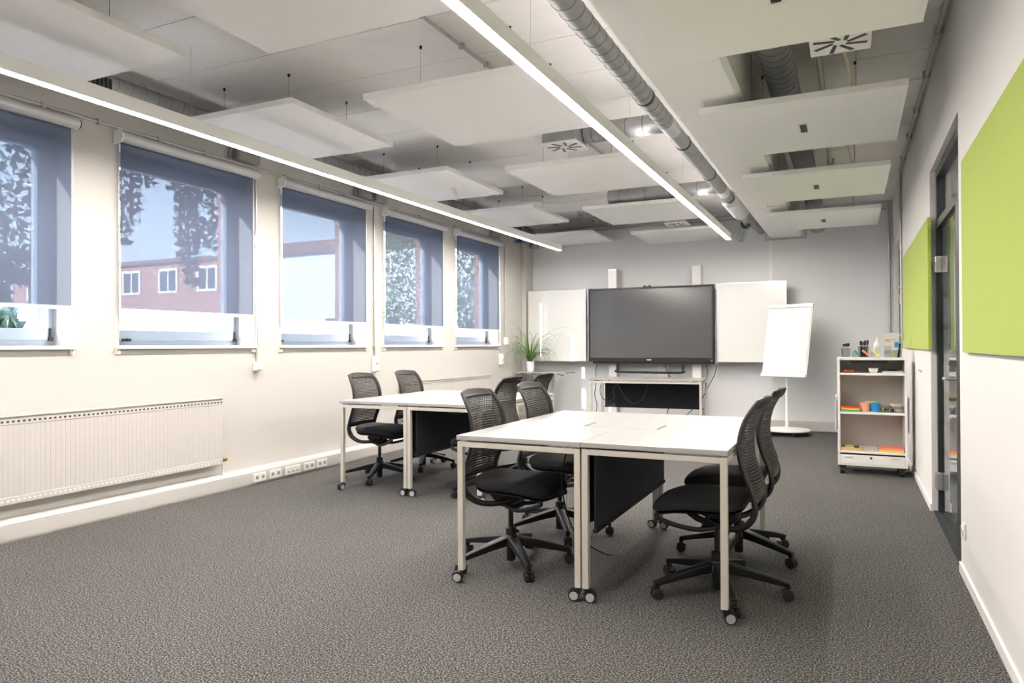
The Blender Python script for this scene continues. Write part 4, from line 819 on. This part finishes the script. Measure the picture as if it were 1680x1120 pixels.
q = MB(); q.box(-0.072, 0.002, 0.012, 0.02, 0.006, 0.235, T); q.build('brochure', 'paper', bh); q = MB(); q.box(-0.008, 0.055, -0.012, -0.004, 0.006, 0.238, T); q.build('brochure', 'paper', bh)
q = MB(); q.box(-0.064, -0.02, 0.0112, 0.0118, 0.165, 0.175, T); q.box(-0.064, -0.012, 0.0112, 0.0118, 0.148, 0.156, T); q.box(0.0, 0.03, -0.0128, -0.0122, 0.17, 0.178, T); q.build('print_red', 'coral', bh)
q = MB(); q.box(-0.068, -0.006, 0.0112, 0.0118, 0.03, 0.11, T); q.build('print_photo', 'print_grey', bh)
q = MB(); q.cyl((0.022, -0.0205, 0.115), (0.022, -0.0215, 0.115), 0.028, n=18); q.build('print_emblem', 'red', bh); q = MB(); q.box(0.018, 0.05, -0.023, -0.0218, 0.10, 0.15, T); q.build('print_blue', 'blue', bh); q = MB(); q.box(0.005, 0.025, -0.026, -0.0236, 0.03, 0.065, T); q.build('note_yellow', 'lime', bh)
q = MB(); q.box(0.056, 0.075, -0.03, 0.04, 0.006, 0.232, Matrix.Rotation(0.10, 4, 'Y')); q.build('brochure', 'print_grey', bh); q = MB(); q.box(0.04, 0.0555, -0.035, 0.03, 0.006, 0.14, Matrix.Rotation(0.14, 4, 'Y')); q.build('leaflet', 'dark_plastic', bh)
# shelf 1
ZS = [z + 0.0215 for z in SH]
t = thing('tape_box', 'flat red rounded case on the top shelf of the cabinet', 'case', (px2x(1393.5), CY + 0.12, ZS[0])); q = MB(); q.tube([(-0.045, 0, 0.013), (0.045, 0, 0.013)], 0.05, 14, ry=0.0125); q.build('lower_shell', 'red', t, True); MB().box(-0.04, 0.04, -0.052, -0.046, 0.010, 0.016).build('clasp', 'orange', t)
t = thing('plastic_tray', 'small white open tray on the top shelf of the cabinet', 'tray', (px2x(1434), CY + 0.1, ZS[0] + 0.0025))
q = MB(); q.v = [(-0.03, -0.03, 0), (0.03, -0.03, 0), (0.03, 0.03, 0), (-0.03, 0.03, 0), (-0.042, -0.042, 0.042), (0.042, -0.042, 0.042), (0.042, 0.042, 0.042), (-0.042, 0.042, 0.042)]; q.f = [[0, 1, 2, 3], [0, 1, 5, 4], [1, 2, 6, 5], [2, 3, 7, 6], [3, 0, 4, 7]]; q.build('tray_body', 'plastic_white', t, solid=0.003); MB().box(-0.044, 0.044, -0.046, -0.0435, 0.036, 0.0435).build('tray_lip', 'plastic_white', t)
t = thing('paper_stack', 'low stack of white paper and a dark folder on the top shelf', 'paper', (px2x(1466), CY + 0.16, ZS[0]))
MB().box(-0.09, 0.085, -0.13, 0.12, 0.0, 0.016).build('sheets', 'paper', t, bevel=0.002); MB().prism([(-0.06, 0.0165), (0.05, 0.0165), (0.03, 0.03), (-0.03, 0.03)], -0.06, 0.1).build('folder', 'dark_plastic', t)
# shelf 2
t = thing('paper_stack', 'stack of green, yellow and orange paper on the middle shelf', 'paper', (px2x(1395.5), CY + 0.1, ZS[1]))
for k, m in enumerate(('green', 'green', 'yellow', 'orange', 'red')):
    MB().prism([(-0.078, k * 0.0095 + 0.012 * 0.5), (-0.03, k * 0.0095), (0.078, k * 0.0095), (0.078, k * 0.0095 + 0.009), (-0.03, k * 0.0095 + 0.009), (-0.078, k * 0.0095 + 0.0155)], -0.085, 0.085).build('sheets', m, t)
def bucket(u, dy, r0, r1, h, label, m):
    t = thing('plastic_cup', label, 'cup', (px2x(u), CY + dy, ZS[1]), group='coloured cups'); MB().lathe([(r0, 0), (r1, h), (r1 - 0.002, h), (r0 - 0.002, 0.002)], 20).build('cup', m, t, True); MB().lathe([(r1 + 0.0003, h - 0.012), (r1 + 0.003, h - 0.01), (r1 + 0.003, h - 0.001), (r1 + 0.0003, h)], 20, cap0=False, cap1=False).build('rim', m, t, True)
bucket(1420, 0.09, 0.036, 0.046, 0.088, 'salmon pink plastic cup on the middle shelf', 'salmon'); bucket(1437, 0.08, 0.036, 0.044, 0.086, 'blue plastic cup on the middle shelf', 'blue'); bucket(1430.5, 0.20, 0.036, 0.044, 0.09, 'lime green plastic cup behind the blue cup', 'lime')
t = thing('pin_box', 'clear box of bright pins and magnets on the middle shelf', 'box', (px2x(1454), CY + 0.1, ZS[1])); q = MB(); q.box(-0.046, 0.046, -0.05, -0.048, 0, 0.065); q.box(-0.046, 0.046, 0.048, 0.05, 0, 0.065); q.box(-0.046, -0.044, -0.048, 0.048, 0, 0.065); q.box(0.044, 0.046, -0.048, 0.048, 0, 0.065); q.box(-0.044, 0.044, -0.048, 0.048, 0, 0.002); q.build('box_shell', 'clear_plastic', t)
for k, (x, y_, z, m) in enumerate(((-0.03, -0.03, 0.012, 'lime'), (-0.026, -0.028, 0.031, 'lime'), (-0.005, -0.03, 0.012, 'green'), (0.012, -0.026, 0.013, 'green'), (0.032, -0.028, 0.013, 'orange'), (0.02, 0.0, 0.013, 'red'), (0.0, 0.01, 0.02, 'dark_plastic'), (-0.02, 0.02, 0.025, 'dark_plastic'), (0.03, 0.02, 0.03, 'dark_plastic'), (0.035, -0.028, 0.036, 'coral'))):
    MB().lathe([(0.004, -0.011), (0.010, -0.006), (0.0105, 0.004), (0.005, 0.010)], 10, (x, y_, z)).build('pin', m, t, True)
t = thing('tape_box', 'clear box with a paper roll and odds on the right of the middle shelf', 'box', (px2x(1472), CY + 0.12, ZS[1] + 0.0005)); q = MB(); q.box(-0.058, 0.052, -0.06, -0.058, 0, 0.06); q.box(-0.058, -0.056, -0.058, 0.06, 0, 0.06); q.box(0.05, 0.052, -0.058, 0.06, 0, 0.06); q.box(-0.056, 0.05, -0.058, 0.06, 0, 0.002); q.build('box_shell', 'clear_plastic', t)
q = MB().lathe([(0.05, 0.055), (0.05, 0.078), (0.03, 0.078), (0.03, 0.055)], 24, (-0.005, 0.01, 0)); q.build('paper_roll', 'beige_card', t, True); MB().lathe([(0.012, 0.003), (0.015, 0.012), (0.010, 0.03)], 12, (0.01, -0.035, 0)).build('tape_dispenser', 'plastic_white', t, True); MB().lathe([(0.014, 0.003), (0.016, 0.015), (0.008, 0.026)], 12, (0.035, -0.03, 0)).build('eraser', 'plastic_ivory', t, True); MB().lathe([(0.012, 0.003), (0.012, 0.03), (0.006, 0.036)], 12, (-0.035, -0.03, 0)).build('ink_pot', 'navy', t, True)
# shelf 3
t = thing('wooden_frame', 'wooden framed chalk board lying on the bottom shelf', 'frame', (px2x(1395), CY + 0.12, ZS[2])); q = MB(); q.box(-0.085, 0.095, -0.11, -0.09, 0, 0.028); q.box(-0.085, 0.095, 0.09, 0.11, 0, 0.028); q.box(-0.085, -0.07, -0.09, 0.09, 0, 0.028); q.box(0.075, 0.095, -0.09, 0.09, 0, 0.028); q.build('rim', 'wood', t, bevel=0.002)
MB().box(-0.07, 0.075, -0.09, 0.09, 0.005, 0.02).build('slate', 'dark_plastic', t); MB().box(-0.05, 0.03, -0.05, 0.02, 0.0205, 0.034).build('card_pack', 'beige_card', t); MB().prism([(-0.05, 0.0345), (0.02, 0.0345), (0.01, 0.046), (-0.03, 0.046)], -0.03, 0.02).build('sponge', 'lime', t)
t = thing('paper_stack', 'stack of orange and yellow paper on the bottom shelf', 'paper', (px2x(1462.5), CY + 0.12, ZS[2]))
MB().box(-0.105, 0.105, -0.1, 0.1, 0, 0.018).build('sheets', 'yellow', t, bevel=0.002); MB().box(-0.10, 0.105, -0.1, 0.1, 0.0182, 0.038).build('sheets', 'coral', t, bevel=0.002); MB().box(-0.118, -0.1155, -0.1, 0.1, 0, 0.05).build('tray_side', 'clear_plastic', t)

# ------------------------------------------------------------------ corner table, plant, low bench
ct = thing('side_table', 'narrow white table with black brackets carrying the plant', 'table', (-4.49, 10.62, 0))
q = MB(); q.prism([(-0.46, 0.802), (0.46, 0.802), (0.46, 0.822), (-0.46, 0.822)], -0.21, 0.21); q.build('table_top', 'desk_white', ct, bevel=0.003)
q = MB(); q.box(-0.14, 0.20, -0.16, 0.16, 0.790, 0.8015); q.build('mounting_frame', 'bracket_black', ct)
for s in (-1, 1): q = MB(); q.tube([(s * 0.30, -0.15, 0.797), (s * 0.36, -0.16, 0.782), (s * 0.41, -0.17, 0.772)], 0.006, 6); q.build('fold_bracket', 'bracket_black', ct, True)
MB().box(0.02, 0.13, -0.03, 0.14, 0.045, 0.7898).build('column', 'grey_panel', ct, bevel=0.004); MB().box(-0.3, 0.33, -0.05, 0.10, 0.0, 0.0448).build('foot', 'grey_panel', ct, bevel=0.006)
MB().box(0.035, 0.1, -0.0335, -0.0305, 0.46, 0.51).build('notice', 'paper', ct)
pl = thing('potted_plant', 'grassy green plant in a white pot on the corner table', 'plant', (-4.72, 10.60, 0.8225))
q = MB().lathe([(0.048, 0), (0.055, 0.004), (0.062, 0.06), (0.066, 0.165), (0.060, 0.168), (0.058, 0.155)], 24); q.build('pot', 'pot_white', pl, True)
MB().lathe([(0.056, 0.148), (0.0565, 0.152), (0.02, 0.158)], 18).build('soil', 'soil', pl, True)
def leaf(mb, az, el, L, droop, w0=0.0045):
    n = 9; p = Vector((0.02 * math.cos(az), 0.02 * math.sin(az), 0.155 + random.uniform(0, 0.05))); d = el; pts = []
    for k in range(n + 1):
        pts.append(p.copy()); st = L / n; p = p + Vector((math.cos(az) * math.cos(d), math.sin(az) * math.cos(d), math.sin(d))) * st; d -= droop * (0.4 + 1.2 * k / n) / n
        if p.x < -0.255: p.x = -0.255
        if p.y > 0.27: p.y = 0.27
    sd_ = Vector((-math.sin(az), math.cos(az), 0)); o = len(mb.v)
    for k, q_ in enumerate(pts):
        wv = w0 * (1 - (k / n) ** 2) + 0.0006; mb.v += [tuple(q_ - sd_ * wv), tuple(q_ + Vector((0, 0, -wv * 0.5))), tuple(q_ + sd_ * wv)]
    for k in range(n):
        a = o + 3 * k; mb.f += [[a, a + 1, a + 4, a + 3], [a + 1, a + 2, a + 5, a + 4]]
fo = MB()
for k in range(85): leaf(fo, random.uniform(0, 2 * PI), random.uniform(0.8, 1.5), random.uniform(0.35, 0.75), random.uniform(2.2, 3.8), random.uniform(0.003, 0.0055))
fo = fo.build('foliage', 'leaf_green', pl, True, solid=0.001); fo['kind'] = 'stuff'
for k in range(16):
    q = MB(); leaf(q, -2.6 + k * 0.40 + random.uniform(-.1, .1), random.uniform(1.1, 1.5), random.uniform(0.75, 1.1), random.uniform(2.2, 3.4), 0.004); q.build('leaf', 'leaf_green', pl, True, solid=0.001)
cr = MB().lathe([(0.022, 0.155), (0.03, 0.2), (0.026, 0.25), (0.012, 0.28)], 12); cr.build('crown', 'leaf_green', pl, True)
lb = thing('low_bench', 'low white shelf unit beside the radiator under the plant corner', 'shelf', (-4.70, 9.98, 0))
MB().box(-0.155, 0.21, -0.35, 0.38, 0.40, 0.43).build('top_panel', 'desk_white', lb, bevel=0.003); MB().box(-0.155, 0.21, -0.35, 0.38, 0.09, 0.115).build('shelf', 'desk_white', lb, bevel=0.003)
for (x, y_) in ((-0.15, -0.345), (0.175, -0.345), (-0.15, 0.345), (0.175, 0.345)): MB().box(x, x + 0.03, y_, y_ + 0.03, 0.0, 0.3998 if False else 0.0898).build('leg', 'frame_cream', lb); MB().box(x, x + 0.03, y_, y_ + 0.03, 0.1152, 0.3998).build('upright', 'frame_cream', lb)

# ------------------------------------------------------------------ corridor wall: green panels, doors, small fittings
for k, (a, b) in enumerate(((1.50, 4.29), (6.05, 8.80))):
    g = thing('pin_board', ('lime green felt panel nearest the camera, right picture edge', 'lime green felt panel between door and supply cabinet')[k], 'felt panel', (XR, a, 1.205), group='green felt panels')
    MB().box(-0.024, -0.002, 0, b - a, 0, 0.98).build('felt', 'green_felt', g, bevel=0.002); MB().box(-0.0019, -0.0003, 0.05, b - a - 0.05, 0.05, 0.93).build('backing', 'white_paint', g)
q = MB()
tag(MB().box(XR - 0.027, XR - 0.0245, 8.52, 8.60, 2.085, 2.10).build('paper_tag', 'paper'), 'tiny white tag pinned on the far green panel', 'tag')
def door(idx, a, b, zt, mull, label, full=True):
    r = thing('door_%d' % idx, label, 'door', (XR, a, 0), kind='structure'); W = b - a; x0, x1 = 0.038, 0.105; p = 0.05
    f = MB(); f.box(x0, x1, 0, p, 0, zt); f.box(x0, x1, W - p, W, 0, zt); f.box(x0, x1, p, W - p, zt - p, zt); f.box(x0, x1, p, W - p, 2.10, 2.16)
    if mull: f.box(x0 - 0.004, x1, mull[0], mull[1], 0, 2.0998)
    f.build('door_frame', 'door_dark', r, bevel=0.003)
    MB().box(0.068, 0.076, p, W - p, 2.1602, zt - p).build('transom_pane', 'window_glass', r)
    l0 = mull[1] if mull else p; l1 = W - p
    if mull: MB().box(0.068, 0.076, p, mull[0], 0.0, 2.0998).build('side_pane', 'door_glass', r)
    leaf_ = MB().box(0.058, 0.068, l0 + 0.004, l1 - 0.004, 0.008, 2.095).build('door_leaf', 'door_glass', r)
    for (za, zb) in ((0.16, 0.44), (0.49, 0.66), (0.70, 0.86), (0.91, 1.10), (1.155, 1.345), (1.395, 1.575), (1.625, 1.80)):
        MB().add([(0.0688, l0 + 0.02, za), (0.0688, l1 - 0.02, za), (0.0688, l1 - 0.02, zb), (0.0688, l0 + 0.02, zb)], [(0, 1, 2, 3)]).build('frosted_film', 'frosted_film', leaf_)
    for z in (0.20, 1.79):
        q = MB(); q.box(0.020, 0.0575, l1 - 0.075, l1 + 0.03, z - 0.02, z + 0.10); q.build('hinge', 'hinge_steel', r, bevel=0.004); q = MB(); q.box(0.016, 0.0198, l1 - 0.02, l1 - 0.008, z, z + 0.08); q.build('hinge_pin', 'chrome', r)
    if full:
        q = MB(); q.box(0.040, 0.0575, l0 + 0.03, l0 + 0.075, 0.83, 1.10); q.build('lock_plate', 'hinge_steel', r, bevel=0.003)
        q = MB(); q.cyl((0.0395, l0 + 0.052, 1.03), (-0.012, l0 + 0.052, 1.03), 0.009, n=14); q.cyl((-0.012, l0 + 0.045, 1.03), (-0.012, l0 + 0.19, 1.03), 0.010, n=14); q.build('handle', 'hinge_steel', r, True)
        q = MB(); q.cyl((0.0395, l0 + 0.052, 0.91), (0.0, l0 + 0.052, 0.91), 0.010, n=14); q.build('lock_cylinder', 'brass', r, True)
    MB().box(x0 - 0.03, x1, 0.0, W, 0.0005, 0.006).build('threshold', 'door_dark', r)
door(1, D1[0], D1[1], D1[2], (0.30, 0.45), 'dark framed glass door in the corridor wall between the green panels'); door(2, D2[0], D2[1], D2[2], None, 'dark framed glass door at the far end of the corridor wall', False)
s = thing('power_socket', 'white wall socket low on the corridor wall near the door', 'socket', (XR, 4.43, 0.26)); MB().box(-0.012, -0.0003, -0.042, 0.042, -0.042, 0.042).build('plate', 'plastic_white', s, bevel=0.003); MB().cyl((-0.0122, 0, 0), (-0.018, 0, 0), 0.03, n=18).build('outlet', 'plastic_ivory', s, True); MB().cyl((-0.0181, 0, 0), (-0.0185, 0, 0), 0.018, n=16).build('outlet_well', 'box_grey', s, True)
s = thing('push_button', 'small round white push button on the corridor wall under the far green panel', 'button', (XR, 6.90, 1.037)); q = MB().cyl((-0.0003, 0, 0), (-0.012, 0, 0), 0.03, 0.027, 18); q.build('plate', 'plastic_white', s, True); MB().cyl((-0.0122, 0, 0), (-0.03, 0, 0), 0.022, 0.016, 18).build('button_cap', 'plastic_white', s, True)

# ------------------------------------------------------------------ outdoors
tag(MB().box(-160, XL - 0.53, -120, 160, -0.8, -0.6).build('ground_outside', 'outdoor_ground'), 'pale paved ground outside the windows', 'ground', kind='structure')
def house(name, label, x0, x1, yf, depth, zr, wins, body='brick', zroof=0.5):
    r = thing(name, label, 'building', (x0, yf, -0.6)); W = x1 - x0
    MB().box(0, W, 0, depth, 0, zr + 0.6).build('facade', body, r); MB().box(-0.3, W + 0.3, -0.3, depth + 0.3, zr + 0.6, zr + 0.6 + zroof).build('roof', 'outdoor_roof', r)
    for (cx, z, w_, h) in wins:
        x = cx - x0; zz = z + 0.6
        f = MB(); t = 0.14; f.box(x - w_ / 2, x + w_ / 2, -0.08, 0.0, zz, zz + t); f.box(x - w_ / 2, x + w_ / 2, -0.08, 0.0, zz + h - t, zz + h); f.box(x - w_ / 2, x - w_ / 2 + t, -0.08, 0, zz + t, zz + h - t); f.box(x + w_ / 2 - t, x + w_ / 2, -0.08, 0, zz + t, zz + h - t); f.box(x - 0.05, x + 0.05, -0.06, 0, zz + t, zz + h - t)
        f = f.build('window_frame', 'brick_white_trim', r); MB().box(x - w_ / 2 + t, x + w_ / 2 - t, -0.03, -0.005, zz + t, zz + h - t).build('pane', 'dark_glass', f)
house('brick_house', 'red brick house with white framed windows seen through the second blind', -60, -22.5, 28.0, 10, 6.0, [(-31.8 - 3.08 * k, 4.3, 1.55, 1.4) for k in range(8)] + [(-31.8 - 3.08 * k, 1.0, 1.55, 1.5) for k in range(8)], zroof=0.22)
house('flat_roof_annex', 'low pale building with dark roof edge seen through the third blind', -26.3, -9.0, 24.5, 3.2, 5.35, [(-20 + 2.6 * k, 1.0, 1.6, 1.6) for k in range(4)], 'outdoor_white', 0.5)
def tree(name, label, loc, trunk_h, m, strands, kind_):
    t = thing(name, label, 'tree', loc); q = MB(); q.tube([(0, 0, 0), (0.05, 0.03, trunk_h * 0.5), (0, 0, trunk_h)], [0.22, 0.17, 0.06], 10); q.build('trunk', 'bark', t, True)
    br_ = MB(); fo = MB()
    for (dx, dy, z1_, z0_, wd) in strands:
        if kind_ == 'droop': br_.tube(catmull([(0, 0, z1_ - 0.2), (dx * 0.5, dy * 0.5, z1_ + 0.25), (dx, dy, z1_), (dx * 1.02, dy * 1.02, z0_ + 0.2)], 4), 0.018, 5)
        n = int((620 if kind_ == 'droop' else 260) * wd * (z1_ - z0_))
        for k in range(n):
            f = random.random(); z = z0_ + (z1_ - z0_) * f; rad = wd * (0.35 + 0.65 * f) * math.sqrt(random.random()); a = random.uniform(0, 2 * PI)
            if kind_ == 'ball': f2 = 2 * f - 1; rad = wd * math.sqrt(max(0, 1 - f2 * f2)) * random.random() ** 0.4
            if kind_ == 'cone': rad = wd * (1 - f) * (0.3 + 0.7 * random.random())
            c = Vector((dx + rad * math.cos(a), dy + rad * math.sin(a), z)); s = random.uniform(0.03, 0.075) if kind_ == 'droop' else random.uniform(0.05, 0.12)
            d1 = Vector((random.gauss(0, 1), random.gauss(0, 1), random.gauss(0, 1))).normalized() * s; d2 = Vector((random.gauss(0, 1), random.gauss(0, 1), random.gauss(-0.5, 1))).normalized() * s
            o = len(fo.v); fo.v += [tuple(c - d1), tuple(c + d2 * 0.6), tuple(c + d1), tuple(c - d2 * 0.6)]; fo.f.append([o, o + 1, o + 2, o + 3])
    if br_.v: br_.build('branches', 'bark', t, True)
    f = fo.build('foliage', m, t); f['kind'] = 'stuff'
# weeping spruce outside the second window: strands hang where the photograph shows them
def at(u, dist):
    p = _f + _r * ((u - 840) / 1166.0); return Vector((p.x, p.y, 0)) * (dist / math.hypot(p.x, p.y))
def zv(v, dist_f): return 1.25 + (565 - v) / 1166.0 * dist_f
tb_ = at(438, 13.0); st = []
for (u, v0, wd) in ((205, 395, 0.28), (222, 360, 0.20), (313, 462, 0.30), (300, 420, 0.28), (326, 400, 0.26), (352, 400, 0.28), (238, 300, 0.34), (285, 300, 0.24), (185, 330, 0.30), (170, 300, 0.3), (372, 380, 0.3)):
    p = at(u, 11.5) - tb_; st.append((p.x, p.y, 6.6, zv(v0, 10.2), wd))
tree('weeping_spruce', 'dark tree with drooping branches outside the second window', (tb_.x, tb_.y, -0.6), 9.5, 'needles', [(a, b, c + 0.6, d + 0.6, e) for a, b, c, d, e in st], 'droop')
p = at(690, 24.0); tree('leafy_tree', 'pale green leafy tree outside the fourth window', (p.x, p.y, -0.6), 5.5, 'foliage_pale', [(0, 0, 7.5, 2.6, 2.3), (1.6, 0.6, 6.4, 2.4, 1.5), (-1.5, -0.5, 6.2, 2.6, 1.4)], 'ball')
p = at(-22, 9.0); tree('small_conifer', 'small blue green conifer outside the first window', (p.x, p.y, -0.6), 2.6, 'conifer_blue', [(0, 0, 3.1, 0.4, 0.75)] * 4, 'cone')
p = at(60, 14.0); tree('garden_tree', 'dark garden tree outside the first window', (p.x, p.y, -0.6), 5.0, 'needles', [(0, 0, 7.5, 3.0, 1.5), (1.0, -0.8, 6.4, 2.8, 1.0)], 'ball')
